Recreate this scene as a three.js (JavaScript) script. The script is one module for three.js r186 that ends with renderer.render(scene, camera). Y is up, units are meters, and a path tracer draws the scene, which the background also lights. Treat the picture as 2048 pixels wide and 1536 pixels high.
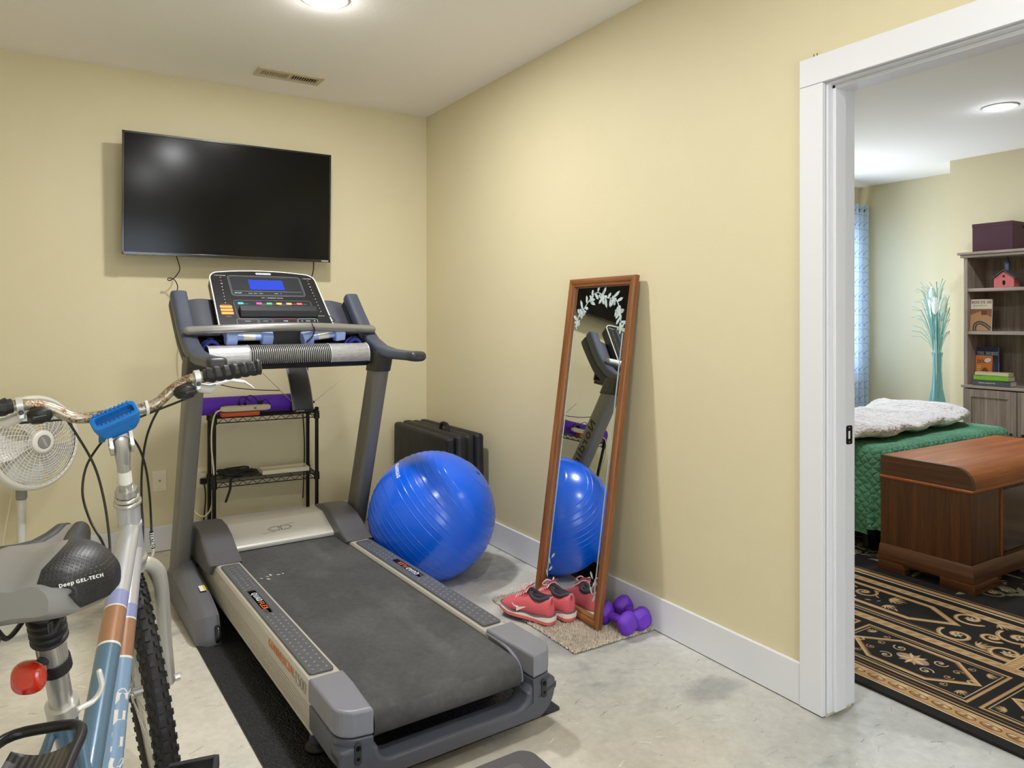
import * as THREE from 'three';
import { RoundedBoxGeometry } from 'three/addons/geometries/RoundedBoxGeometry.js';
import { mergeGeometries, mergeVertices, toCreasedNormals } from 'three/addons/utils/BufferGeometryUtils.js';
import { FontLoader } from 'three/addons/loaders/FontLoader.js';
import { TextGeometry } from 'three/addons/geometries/TextGeometry.js';
import { RectAreaLightUniformsLib } from 'three/addons/lights/RectAreaLightUniformsLib.js';

// ---------- camera, sky, lights, exposure ----------
const V3 = (x, y, z) => new THREE.Vector3(x, y, z);
const scene = new THREE.Scene();
const FOCAL = 1455, HORIZON = 637, EYE = 1.29, YAW = Math.atan(911 / FOCAL);   // pixels of the 2048x1536 photograph
const camera = new THREE.PerspectiveCamera(2 * Math.atan(768 / FOCAL) * 180 / Math.PI, 2048 / 1536, 0.05, 60);
const CAM = V3(-2.1103, EYE, 4.4547);
camera.position.copy(CAM);
camera.rotation.y = -YAW;
camera.setViewOffset(2048, 1536, 0, 768 - HORIZON, 2048, 1536);
camera.updateProjectionMatrix();
camera.updateMatrixWorld(true);

const renderer = new THREE.WebGLRenderer({ antialias: true });
renderer.toneMapping = THREE.LinearToneMapping;
renderer.toneMappingExposure = 1.38;
renderer.shadowMap.enabled = true;
RectAreaLightUniformsLib.init();

scene.background = new THREE.Color().setRGB(2.6, 3.0, 3.4);   // bright overcast daylight outside the windows

const CEIL = 2.643;
const DAYLIGHT = [   // [x, y, z, width, height, turn, strength]: overcast sky through the bedroom window and the garden door behind the camera
  [4.035, 1.475, -0.075, 1.27, 1.35, Math.PI, 6.5], [-1.5, 1.12, 6.59, 1.5, 1.95, 0, 1.2],
];
for (const [x, y, z, w, h, turn, power] of DAYLIGHT) { const l = new THREE.RectAreaLight(0xeef4ff, power, w, h); l.name = 'window_daylight'; l.position.set(x, y, z); l.rotation.y = turn; scene.add(l); }
const LAMPS = [   // [x, z, colour, strength] of the recessed ceiling lights
  [-1.15, 1.43, 0xf8f8f9, 320], [-1.2, 3.25, 0xf8f8f9, 185], [-1.25, 5.1, 0xf8f8f9, 150],
  [3.0, 2.17, 0xe9f0ff, 185], [1.3, 2.17, 0xe9f0ff, 160],
];

// ---------- pixel -> place (a direction from the eye, met with the surface a thing touches) ----------
const FWD = V3(Math.sin(YAW), 0, -Math.cos(YAW)), RGT = V3(Math.cos(YAW), 0, Math.sin(YAW));
const sight = (u, v) => FWD.clone().addScaledVector(RGT, (u - 1024) / FOCAL).add(V3(0, (HORIZON - v) / FOCAL, 0));
const meet = (u, v, axis, at) => { const d = sight(u, v); return CAM.clone().addScaledVector(d, (at - CAM[axis]) / d[axis]); };
const onX = (u, v, x) => meet(u, v, 'x', x), onY = (u, v, y) => meet(u, v, 'y', y), onZ = (u, v, z) => meet(u, v, 'z', z);

// ---------- seeded noise ----------
function rng(seed) { let a = seed >>> 0; return () => { a = (a + 0x6D2B79F5) | 0; let t = Math.imul(a ^ (a >>> 15), 1 | a); t = (t + Math.imul(t ^ (t >>> 7), 61 | t)) ^ t; return ((t ^ (t >>> 14)) >>> 0) / 4294967296; }; }
function lattice(w, h, nx, ny, seed) {   // smooth value noise that tiles
  const r = rng(seed), g = new Float32Array(nx * ny), o = new Float32Array(w * h);
  for (let i = 0; i < g.length; i++) g[i] = r();
  const s = t => t * t * (3 - 2 * t);
  for (let j = 0; j < h; j++) {
    const y = j / h * ny, y0 = Math.floor(y), fy = s(y - y0), a = (y0 % ny) * nx, b = ((y0 + 1) % ny) * nx;
    for (let i = 0; i < w; i++) {
      const x = i / w * nx, x0 = Math.floor(x), fx = s(x - x0), x1 = (x0 + 1) % nx, xx = x0 % nx;
      o[j * w + i] = (g[a + xx] * (1 - fx) + g[a + x1] * fx) * (1 - fy) + (g[b + xx] * (1 - fx) + g[b + x1] * fx) * fy;
    }
  }
  return o;
}
function fbm(w, h, nx, ny, octaves, seed, gain = 0.5) {
  const o = new Float32Array(w * h); let amp = 1, sum = 0;
  for (let k = 0; k < octaves; k++) {
    const l = lattice(w, h, Math.min(nx << k, w), Math.min(ny << k, h), seed + 101 * k);
    for (let i = 0; i < o.length; i++) o[i] += amp * l[i];
    sum += amp; amp *= gain;
  }
  for (let i = 0; i < o.length; i++) o[i] /= sum;
  return o;
}
function hash3(x, y, z) { const s = Math.sin(x * 127.1 + y * 311.7 + z * 74.7) * 43758.5453; return s - Math.floor(s); }
function noise3(x, y, z) {
  const X = Math.floor(x), Y = Math.floor(y), Z = Math.floor(z), s = t => t * t * (3 - 2 * t), a = s(x - X), b = s(y - Y), c = s(z - Z);
  const L = (p, q, t) => p + (q - p) * t;
  return L(L(L(hash3(X, Y, Z), hash3(X + 1, Y, Z), a), L(hash3(X, Y + 1, Z), hash3(X + 1, Y + 1, Z), a), b), L(L(hash3(X, Y, Z + 1), hash3(X + 1, Y, Z + 1), a), L(hash3(X, Y + 1, Z + 1), hash3(X + 1, Y + 1, Z + 1), a), b), c) * 2 - 1;
}
const clamp = (x, a = 0, b = 1) => Math.min(b, Math.max(a, x)), mix = (a, b, t) => a + (b - a) * t;
const smooth = (a, b, x) => { const t = clamp((x - a) / (b - a)); return t * t * (3 - 2 * t); };

// ---------- textures ----------
const srgb8 = c => { const k = new THREE.Color(c); return [k.r, k.g, k.b].map(v => 255 * (v <= 0.0031308 ? 12.92 * v : 1.055 * v ** (1 / 2.4) - 0.055)); };
function texture(w, h, fill, size, color = true) {   // fill(i, x, y) -> [r,g,b] 0..255 or a number; size in metres [u, v]
  const d = new Uint8Array(w * h * 4);
  for (let y = 0, i = 0; y < h; y++) for (let x = 0; x < w; x++, i++) {
    const c = fill(i, x, y);
    if (typeof c === 'number') d[4 * i] = d[4 * i + 1] = d[4 * i + 2] = clamp(c, 0, 255); else { d[4 * i] = clamp(c[0], 0, 255); d[4 * i + 1] = clamp(c[1], 0, 255); d[4 * i + 2] = clamp(c[2], 0, 255); }
    d[4 * i + 3] = 255;
  }
  const t = new THREE.DataTexture(d, w, h, THREE.RGBAFormat);
  t.magFilter = THREE.LinearFilter; t.minFilter = THREE.LinearMipmapLinearFilter; t.generateMipmaps = true; t.wrapS = t.wrapT = THREE.RepeatWrapping;
  if (color) t.colorSpace = THREE.SRGBColorSpace;
  if (size) t.repeat.set(1 / size[0], 1 / size[1]);
  t.needsUpdate = true; return t;
}
function canvasTexture(w, h, draw) {
  const c = document.createElement('canvas'); c.width = w; c.height = h; draw(c.getContext('2d'), w, h);
  const t = new THREE.CanvasTexture(c); t.colorSpace = THREE.SRGBColorSpace; t.anisotropy = 8; return t;
}
const lerp3 = (a, b, t) => [a[0] + (b[0] - a[0]) * t, a[1] + (b[1] - a[1]) * t, a[2] + (b[2] - a[2]) * t];
const std = (color, roughness = 0.6, more = {}) => new THREE.MeshStandardMaterial({ color, roughness, ...more });
const phys = (color, roughness = 0.6, more = {}) => new THREE.MeshPhysicalMaterial({ color, roughness, ...more });
function grainTex(dark, light, seed, size, stretch = 24) {   // wood: long along u
  const w = 1024, h = 512, a = fbm(w, h, 3, 3 * stretch, 4, seed, 0.6), b = fbm(w, h, 2, 8, 3, seed + 7), c = fbm(w, h, 24, 256, 2, seed + 13), D = srgb8(dark), L = srgb8(light);
  return texture(w, h, i => { const t = clamp(0.55 * a[i] + 0.5 * b[i] - 0.06 + 0.25 * (c[i] - 0.5)); return lerp3(D, L, smooth(0.15, 0.85, t)); }, size);
}

// ---------- geometry ----------
const clean = g => { const n = g.index ? g.toNonIndexed() : g; for (const k of Object.keys(n.attributes)) if (!['position', 'normal', 'uv'].includes(k)) n.deleteAttribute(k); if (!n.attributes.uv) n.setAttribute('uv', new THREE.BufferAttribute(new Float32Array(n.attributes.position.count * 2), 2)); n.morphAttributes = {}; n.clearGroups(); return n; };
const join = list => { const l = (Array.isArray(list) ? list.flat(9) : [list]).map(clean); return l.length > 1 ? mergeGeometries(l, false) : l[0]; };
function place(g, x = 0, y = 0, z = 0, o = {}) {
  if (o.rx || o.ry || o.rz) g.applyMatrix4(new THREE.Matrix4().makeRotationFromEuler(new THREE.Euler(o.rx || 0, o.ry || 0, o.rz || 0, o.order || 'XYZ')));
  return g.translate(x, y, z);
}
function box(w, h, d, x = 0, y = 0, z = 0, o = {}) {
  const r = Math.min(o.r ?? 0, w / 2.001, h / 2.001, d / 2.001);
  return place(r > 0 ? new RoundedBoxGeometry(w, h, d, o.seg ?? 2, r) : new THREE.BoxGeometry(w, h, d), x, y, z, o);
}
const span = (x0, x1, y0, y1, z0, z1, o) => box(x1 - x0, y1 - y0, z1 - z0, (x0 + x1) / 2, (y0 + y1) / 2, (z0 + z1) / 2, o);
function rod(a, b, r0, r1 = r0, n = 16, open = false) {
  const d = b.clone().sub(a), g = new THREE.CylinderGeometry(r1, r0, d.length(), n, 1, open);
  g.applyQuaternion(new THREE.Quaternion().setFromUnitVectors(V3(0, 1, 0), d.normalize()));
  return g.translate((a.x + b.x) / 2, (a.y + b.y) / 2, (a.z + b.z) / 2);
}
const ball = (x, y, z, r, n = 20, sx = 1, sy = 1, sz = 1) => new THREE.SphereGeometry(r, n, Math.ceil(n * 0.7)).scale(sx, sy, sz).translate(x, y, z);
function tube(pts, r, o = {}) {
  const p = pts.map(a => a.isVector3 ? a : V3(...a)), c = new THREE.CatmullRomCurve3(p, !!o.closed, o.type || 'centripetal', o.tension ?? 0.5);
  const g = [new THREE.TubeGeometry(c, o.seg ?? Math.max(12, p.length * 8), r, o.n ?? 8, !!o.closed)];
  if (!o.closed && o.caps !== false) { g.push(ball(p[0].x, p[0].y, p[0].z, r, o.n ?? 8)); const e = p[p.length - 1]; g.push(ball(e.x, e.y, e.z, r, o.n ?? 8)); }
  return g.map(clean);
}
function lathe(profile, x = 0, y = 0, z = 0, o = {}) {   // profile [[r, y], ...]; o.to = direction of the axis
  let g = new THREE.LatheGeometry(profile.map(p => new THREE.Vector2(Math.max(p[0], 1e-5), p[1])), o.n ?? 32);
  if (o.crease) g = toCreasedNormals(g, o.crease);
  if (o.to) g.applyQuaternion(new THREE.Quaternion().setFromUnitVectors(V3(0, 1, 0), o.to.clone().normalize()));
  return place(g, x, y, z, o);
}
function shapeOf(pts, holes = []) { const s = new THREE.Shape(pts.map(p => new THREE.Vector2(p[0], p[1]))); for (const h of holes) s.holes.push(new THREE.Path(h.map(p => new THREE.Vector2(p[0], p[1])))); return s; }
function extrude(pts, depth, o = {}) {
  const g = new THREE.ExtrudeGeometry(Array.isArray(pts) === false ? pts : shapeOf(pts, o.holes), { depth, bevelEnabled: !!o.bevel, bevelThickness: o.bevel || 0, bevelSize: o.bevel || 0, bevelOffset: -(o.bevel || 0), bevelSegments: o.bseg ?? 2, curveSegments: o.curve ?? 12 });
  return place(g, o.x || 0, o.y || 0, o.z || 0, o);
}
function roundRect(w, h, r, n = 6) {
  const p = []; for (const [cx, cy, a] of [[w / 2 - r, h / 2 - r, 0], [-w / 2 + r, h / 2 - r, 1], [-w / 2 + r, -h / 2 + r, 2], [w / 2 - r, -h / 2 + r, 3]]) for (let k = 0; k <= n; k++) { const t = (a + k / n) * Math.PI / 2; p.push([cx + r * Math.cos(t), cy + r * Math.sin(t)]); }
  return p;
}
function loft(rings, o = {}) {   // rings of equal length, closed round unless o.open; caps at the ends unless o.caps === false
  const n = rings[0].length, pos = [], uv = [], idx = [], m = o.open ? n : n + 1;
  rings.forEach((r, j) => { for (let i = 0; i < m; i++) { const p = r[i % n]; pos.push(p.x, p.y, p.z); uv.push(i / (m - 1), j / (rings.length - 1)); } });
  for (let j = 0; j < rings.length - 1; j++) for (let i = 0; i < m - 1; i++) { const a = j * m + i, b = a + 1, c = a + m, d = c + 1; idx.push(a, b, d, a, d, c); }
  const list = [];
  let g = new THREE.BufferGeometry(); g.setAttribute('position', new THREE.Float32BufferAttribute(pos, 3)); g.setAttribute('uv', new THREE.Float32BufferAttribute(uv, 2)); g.setIndex(idx);
  if (o.crease) g = toCreasedNormals(g, o.crease);
  else {
    g.computeVertexNormals();
    if (!o.open) { const N = g.attributes.normal; for (let j = 0; j < rings.length; j++) { const a = j * m, b = a + m - 1, v = V3(N.getX(a) + N.getX(b), N.getY(a) + N.getY(b), N.getZ(a) + N.getZ(b)).normalize(); N.setXYZ(a, v.x, v.y, v.z); N.setXYZ(b, v.x, v.y, v.z); } }
  }
  list.push(clean(g));
  if (o.caps !== false && !o.open) for (const [ring, flip] of [[rings[0], true], [rings[rings.length - 1], false]]) {
    const c = ring.reduce((s, p) => s.add(p), V3(0, 0, 0)).divideScalar(n), q = [];
    for (let i = 0; i < n; i++) { const a = ring[i], b = ring[(i + 1) % n]; for (const v of flip ? [c, b, a] : [c, a, b]) q.push(v.x, v.y, v.z); }
    const k = new THREE.BufferGeometry(); k.setAttribute('position', new THREE.Float32BufferAttribute(q, 3)); k.computeVertexNormals(); list.push(clean(k));
  }
  return list;
}
function oval(c, ux, uy, a, b, e = 2, n = 24) {   // superellipse ring round c in the plane of ux, uy
  const r = []; for (let i = 0; i < n; i++) { const t = i / n * Math.PI * 2, C = Math.cos(t), S = Math.sin(t); r.push(c.clone().addScaledVector(ux, a * Math.sign(C) * Math.abs(C) ** (2 / e)).addScaledVector(uy, b * Math.sign(S) * Math.abs(S) ** (2 / e))); } return r;
}
function uvMetres(g, along) {   // box-mapped uv in metres; the axis named by along becomes u
  const P = g.attributes.position, U = g.attributes.uv, a = V3(), b = V3(), c = V3(), n = V3();
  for (let i = 0; i < P.count; i += 3) {
    a.fromBufferAttribute(P, i); b.fromBufferAttribute(P, i + 1); c.fromBufferAttribute(P, i + 2); n.copy(b).sub(a).cross(c.clone().sub(a));
    const w = [Math.abs(n.x), Math.abs(n.y), Math.abs(n.z)], k = w.indexOf(Math.max(...w));
    let [p, q] = k === 0 ? ['z', 'y'] : k === 1 ? ['x', 'z'] : ['x', 'y']; if (along && q === along) [p, q] = [q, p];
    [a, b, c].forEach((v, j) => U.setXY(i + j, v[p], v[q]));
  }
  return g;
}
const weld = (g, angle = 0.7) => clean(toCreasedNormals(mergeVertices(new THREE.BufferGeometry().setAttribute('position', clean(g).attributes.position), 1e-5), angle));
function wobble(g, amp, freq, seed = 0, dir) {   // small uneven relief along the normals (or dir) of a welded mesh
  const P = g.attributes.position, N = g.attributes.normal;
  for (let i = 0; i < P.count; i++) { const x = P.getX(i), y = P.getY(i), z = P.getZ(i), d = amp * noise3(x * freq + seed, y * freq, z * freq); if (dir) P.setXYZ(i, x + dir.x * d, y + dir.y * d, z + dir.z * d); else P.setXYZ(i, x + N.getX(i) * d, y + N.getY(i) * d, z + N.getZ(i) * d); }
  return g;
}

// ---------- things and parts ----------
const taken = {};
const numbered = n => { const k = taken[n] = (taken[n] ?? -1) + 1; return k ? `${n}_${String(k).padStart(3, '0')}` : n; };
function tag(o, label, category, group, kind) { o.userData = { ...o.userData, ...(label && { label }), ...(category && { category }), ...(group && { group }), ...(kind && { kind }) }; return o; }
function thing(name, label, category, at = [0, 0, 0], turn = 0, group) {
  const o = new THREE.Group(); o.name = numbered(name); o.position.set(...at); o.rotation.y = turn; scene.add(o); return tag(o, label, category, group);
}
function mesh(name, geo, mat, o = {}) {
  const g = join(geo); if (o.metres !== undefined) uvMetres(g, o.metres);
  const m = new THREE.Mesh(g, mat); m.name = name; m.castShadow = m.receiveShadow = true; return m;
}
function part(name, geo, mat, parent, o = {}) { const m = mesh(name, geo, mat, o); parent.add(m); if (o.label) m.userData.label = o.label; if (o.kind) m.userData.kind = o.kind; return m; }
function solo(name, geo, mat, label, category, o = {}) { const m = mesh(numbered(name), geo, mat, o); scene.add(m); if (o.at) m.position.set(...o.at); return tag(m, label, category, o.group, o.kind); }
function struct(name, geo, mat, o = {}) { const m = mesh(name, geo, mat, o); scene.add(m); m.userData.kind = 'structure'; if (o.label) m.userData.label = o.label; return m; }
const FONT = { bold: await new FontLoader().loadAsync('fonts/droid/droid_sans_bold.typeface.json'), sans: await new FontLoader().loadAsync('fonts/droid/droid_sans_regular.typeface.json'), serif: await new FontLoader().loadAsync('fonts/droid/droid_serif_bold.typeface.json') };
function text(str, size, depth, o = {}) {   // centred on its middle, in the plane of x and y
  const g = new TextGeometry(str, { font: FONT[o.font || 'bold'], size, depth, curveSegments: 3, bevelEnabled: false }); g.computeBoundingBox();
  const b = g.boundingBox; g.translate(-(b.min.x + b.max.x) / 2, -(b.min.y + b.max.y) / 2, 0); if (o.wide) g.scale(o.wide, 1, 1); return g;
}
const basis = (g, X, Y, at) => { const Z = X.clone().cross(Y); return g.applyMatrix4(new THREE.Matrix4().makeBasis(X, Y, Z).setPosition(at)); };

// ---------- setting ----------
const X0 = -3.3, Z1 = 6.6, WT = 0.137, HEAD = 2.053, DZ0 = 2.999, DZ1 = 3.85;   // left wall, rear wall, wall thickness, door opening
const FX = 4.94, JX = 4.39, JZ = 1.157, BZ0 = -0.03, BZ1 = 5.0;                 // bedroom: far wall, its step, window wall, rear wall
const paintBump = (() => { const a = fbm(512, 512, 64, 64, 3, 5); return texture(512, 512, i => 255 * a[i], [0.5, 0.5], false); })();
const wallTint = (() => { const a = fbm(512, 512, 3, 3, 5, 21); return texture(512, 512, i => { const t = (a[i] - 0.5) * 6; return [219 + t, 208 + t, 172 + t]; }, [2.6, 2.6]); })();
const wallMat = std(0xffffff, 0.62, { map: wallTint, bumpMap: paintBump, bumpScale: 0.0002 });
const ceilMat = std(0xf8f4ee, 0.9, { bumpMap: paintBump, bumpScale: 0.0008 });
const trimMat = std(0xe2e2e6, 0.42);
const concrete = (() => {
  const n = 1024, big = fbm(n, n, 4, 4, 6, 31, 0.55), stain = fbm(n, n, 6, 9, 5, 47, 0.6), warm = fbm(n, n, 3, 3, 4, 58), fine = fbm(n, n, 128, 128, 3, 63, 0.7), r = rng(77);
  const scratch = new Float32Array(n * n);
  for (let k = 0; k < 900; k++) { let x = r() * n, y = r() * n; const a = (r() - 0.5) * 0.9 + (r() < 0.5 ? 0.55 : -0.5), L = 3 + r() * r() * 22, d = (r() < 0.72 ? -1 : 0.7) * (8 + r() * 46); for (let s = 0; s < L; s++) { const i = ((y | 0) & (n - 1)) * n + ((x | 0) & (n - 1)); scratch[i] += d; x += Math.cos(a) + (r() - 0.5); y += Math.sin(a) * 0.6 + (r() - 0.5); } }
  const G = [190, 190, 184], W = [206, 200, 186], D = [154, 155, 154];
  return { map: texture(n, n, i => { let c = lerp3(G, W, smooth(0.35, 0.66, warm[i])); c = lerp3(c, D, 0.85 * smooth(0.54, 0.72, stain[i])); const t = (big[i] - 0.5) * 84 + (fine[i] - 0.5) * 22 + scratch[i]; return [c[0] + t, c[1] + t, c[2] + t]; }, [2.7, 2.7]),
    rough: texture(512, 512, (() => { const a = fbm(512, 512, 5, 5, 5, 91); return i => 105 + 90 * a[i]; })(), [2.7, 2.7], false) };
})();
const floorMat = std(0xffffff, 1, { map: concrete.map, roughnessMap: concrete.rough });

struct('floor', span(X0 - 0.2, FX + 0.3, -0.12, 0, -0.3, Z1 + 0.2), floorMat, { metres: 'x' });
struct('ceiling', [span(X0 - 0.2, FX + 0.3, CEIL, CEIL + 0.15, 0.398, Z1 + 0.2), span(X0 - 0.2, FX + 0.3, CEIL, CEIL + 0.15, -0.3, 0.318), span(X0 - 0.2, -1.165, CEIL, CEIL + 0.15, 0.318, 0.398), span(-0.855, FX + 0.3, CEIL, CEIL + 0.15, 0.318, 0.398)], ceilMat, { metres: 'x' });   // open over the air vent
struct('wall_back', span(X0 - 0.2, WT, 0, CEIL, -0.2, 0), wallMat, { metres: 'x' });
struct('wall_left', span(X0 - 0.15, X0, 0, CEIL, 0, Z1), wallMat, { metres: 'z' });
struct('wall_front', [span(X0 - 0.2, -2.3, 0, CEIL, Z1, Z1 + 0.15), span(-0.7, WT, 0, CEIL, Z1, Z1 + 0.15), span(-2.3, -0.7, 2.15, CEIL, Z1, Z1 + 0.15)], wallMat, { metres: 'x' });
{ // glazed garden door behind the camera, which the television mirrors
  const d = new THREE.Group(); d.name = 'door_2'; d.userData.kind = 'structure'; scene.add(d); const z = Z1 + 0.07, f = (a, b, c, e) => span(a, b, c, e, z - 0.025, z + 0.025);
  part('door_frame', [f(-2.3, -2.22, 0, 2.15), f(-0.78, -0.7, 0, 2.15), f(-2.3, -0.7, 2.07, 2.15), f(-2.3, -0.7, 0, 0.1), f(-1.54, -1.46, 0.1, 2.07)], std(0xeeeef0, 0.42), d);
  for (const [a, b] of [[-2.22, -1.54], [-1.46, -0.78]]) part('pane', span(a, b, 0.1, 2.07, z - 0.003, z + 0.003), phys(0xffffff, 0.02, { transmission: 1, thickness: 0, ior: 1.45 }), d);
}
struct('wall_right', [span(0, WT, 0, CEIL, 0, DZ0), span(0, WT, HEAD, CEIL, DZ0, DZ1), span(0, WT, 0, CEIL, DZ1, Z1)], wallMat, { metres: 'z' });
struct('wall_bedroom_far', span(FX, FX + 0.2, 0, CEIL, -0.3, JZ + 0.2), wallMat, { metres: 'z' });
struct('wall_bedroom_step', span(JX, FX + 0.2, 0, CEIL, JZ, BZ1), wallMat, { metres: 'z' });
struct('wall_bedroom_front', span(WT, FX + 0.2, 0, CEIL, BZ1, BZ1 + 0.15), wallMat, { metres: 'x' });
const WX0 = 3.35, WX1 = 4.72, WY0 = 0.75, WY1 = 2.2;   // bedroom window opening, behind the curtain
struct('wall_bedroom_window', [span(WT, WX0, 0, CEIL, BZ0 - 0.17, BZ0), span(WX1, FX, 0, CEIL, BZ0 - 0.17, BZ0), span(WX0, WX1, 0, WY0, BZ0 - 0.17, BZ0), span(WX0, WX1, WY1, CEIL, BZ0 - 0.17, BZ0)], wallMat, { metres: 'x' });
{
  const w = new THREE.Group(); w.name = 'window_1'; w.userData.kind = 'structure'; scene.add(w);
  const zc = BZ0 - 0.1, xm = (WX0 + WX1) / 2, ym = (WY0 + WY1) / 2;
  part('window_frame', [span(WX0, WX0 + 0.05, WY0, WY1, zc - 0.03, zc + 0.03), span(WX1 - 0.05, WX1, WY0, WY1, zc - 0.03, zc + 0.03), span(WX0, WX1, WY0, WY0 + 0.05, zc - 0.03, zc + 0.03), span(WX0, WX1, WY1 - 0.05, WY1, zc - 0.03, zc + 0.03), span(WX0, WX1, ym - 0.025, ym + 0.025, zc - 0.025, zc + 0.025), span(xm - 0.02, xm + 0.02, WY0, WY1, zc - 0.025, zc + 0.025)], trimMat, w);
  const glass = phys(0xffffff, 0.02, { transmission: 1, thickness: 0, ior: 1.45 });
  for (const [a, b] of [[WX0 + 0.05, xm - 0.02], [xm + 0.02, WX1 - 0.05]]) for (const [c, d] of [[WY0 + 0.05, ym - 0.025], [ym + 0.025, WY1 - 0.05]]) part('pane', box(b - a, d - c, 0.004, (a + b) / 2, (c + d) / 2, zc), glass, w);
  part('window_sill', span(WX0 - 0.04, WX1 + 0.04, WY0 - 0.03, WY0, BZ0 - 0.05, BZ0 + 0.03, { r: 0.006 }), trimMat, w);
}
const BB = 0.142, BT = 0.015;
const baseProfile = (x0, x1, z0, z1) => span(x0, x1, 0.003, BB, z0, z1, { r: 0.003, seg: 1 });
struct('baseboard_back', baseProfile(X0, 0, 0, BT), trimMat);
struct('baseboard_right', [baseProfile(-BT, 0, BT, 2.913), baseProfile(-BT, 0, DZ1 + 0.09, Z1)], trimMat);
struct('baseboard_left', baseProfile(X0, X0 + BT, BT, Z1), trimMat);
struct('baseboard_bedroom', [baseProfile(WT, FX, BZ0, BZ0 + BT), baseProfile(FX - BT, FX, BZ0 + BT, JZ), baseProfile(JX - BT, JX, JZ, BZ1)], trimMat);
{
  const d = new THREE.Group(); d.name = 'door_1'; d.userData.kind = 'structure'; scene.add(d);
  const r = { r: 0.0025, seg: 1 };
  for (const [x0, x1] of [[-0.019, 0], [WT, WT + 0.019]]) {
    part('casing', span(x0, x1, 0.004, HEAD - 0.001, 2.913, DZ0, r), trimMat, d);
    part('casing', span(x0, x1, 0.004, HEAD - 0.001, DZ1, DZ1 + 0.086, r), trimMat, d);
    part('casing', span(x0, x1, HEAD, 2.144, 2.913, DZ1 + 0.086, r), trimMat, d);
  }
  part('jamb', [span(0, WT, 0.012, HEAD, DZ0 - 0.012, DZ0 + 0.007, r), span(0, WT, 0.012, HEAD, DZ1 - 0.007, DZ1 + 0.012, r), span(0, WT, HEAD - 0.007, HEAD + 0.012, DZ0, DZ1, r)], trimMat, d);
  part('door_stop', [span(0.022, 0.078, 0.016, HEAD - 0.007, DZ0 + 0.007, DZ0 + 0.02, r), span(0.022, 0.078, 0.016, HEAD - 0.007, DZ1 - 0.02, DZ1 - 0.007, r), span(0.022, 0.078, HEAD - 0.02, HEAD - 0.007, DZ0 + 0.007, DZ1 - 0.007, r)], trimMat, d);
  const sp = part('strike_plate', extrude(roundRect(0.032, 0.062, 0.006), 0.0016, { holes: [roundRect(0.013, 0.027, 0.003, 2)] }).rotateY(0).translate(0.113, 0.905, DZ0 + 0.007), std(0x2b2926, 0.35, { metalness: 0.9 }), d, { label: 'dark metal strike plate' });
  for (const y of [0.929, 0.881]) part('screw', rod(V3(0.113, y, DZ0 + 0.0086), V3(0.113, y, DZ0 + 0.0096), 0.004, 0.003, 10), std(0x77746c, 0.3, { metalness: 1 }), sp);
}
// recessed ceiling lights: trim ring, glowing lens, and the light it gives
for (const [k, [x, z, color, power]] of LAMPS.entries()) {
  const where = ['in front of the wall with the television', 'over the open floor behind the treadmill', 'at the rear of the exercise room', 'over the bed in the next room', 'over the bedroom rug beyond the doorway'][k];
  const t = thing('recessed_light', `round white recessed ceiling light ${where}`, 'ceiling light', [x, CEIL, z]);
  part('trim_ring', lathe([[0.084, -0.002], [0.086, -0.007], [0.098, -0.006], [0.103, -0.0005], [0.084, -0.0005]], 0, 0, 0, { n: 48 }), std(0xf6f4ee, 0.5), t);
  part('lens', lathe([[0, -0.0075], [0.06, -0.0065], [0.083, -0.003], [0.083, -0.001], [0, -0.001]], 0, 0, 0, { n: 40 }), std(0xffffff, 0.5, { emissive: color, emissiveIntensity: 14 }), t);
  const l = new THREE.RectAreaLight(color, power, 0.15, 0.15); l.position.set(0, -0.012, 0); l.lookAt(V3(x, 0, z)); l.rotation.set(-Math.PI / 2, 0, 0); t.add(l);
  const spill = new THREE.PointLight(color, power / 2000, 0, 2); spill.position.set(0, -0.035, 0); spill.castShadow = true; spill.shadow.radius = 2; t.add(spill);   // the wide-angle part of the lens's light
}
{ // ceiling register
  const a = [-1.19, 0.36], t = thing('ceiling_vent', 'long beige slotted air vent in the ceiling above the television', 'vent', [-1.01, CEIL, 0.358]);
  const m = std(0xcfc0a2, 0.5), W = 0.36, D = 0.145;
  part('frame', extrude(roundRect(W, D, 0.004, 2), 0.006, { bevel: 0.002, holes: [roundRect(W - 0.05, D - 0.07, 0.002, 1)] }).rotateX(Math.PI / 2), m, t);
  part('duct', [span(-0.155, 0.155, 0.3, 0.302, -0.04, 0.04), span(-0.157, -0.155, 0, 0.302, -0.04, 0.04), span(0.155, 0.157, 0, 0.302, -0.04, 0.04), span(-0.155, 0.155, 0, 0.302, -0.042, -0.04), span(-0.155, 0.155, 0, 0.302, 0.04, 0.042)], std(0x8e8a82, 0.6, { metalness: 0.4 }), t);
  part('divider', box(0.014, 0.005, D - 0.07, 0.0, -0.0035, 0), m, t);
  for (const s of [-1, 1]) for (let k = 0; k < 11; k++) part('slat', box(0.0035, 0.0085, D - 0.07, s * 0.082 + (k - 5) * 0.0135, -0.004, 0, { rz: s * -0.75 }), m, t);
  part('lever', box(0.004, 0.012, 0.012, -0.165, -0.01, 0.012), m, t);
}
for (const z of [2.962, 2.974]) solo('wire_loop', new THREE.TorusGeometry(0.0042, 0.0014, 6, 18).rotateY(0.6).translate(-0.011, 2.1495, z), std(0x4a3a26, 0.5), 'tiny dark wire loop on top of the white door casing', 'wire loop', { group: 'wire loops on the door casing' });
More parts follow.
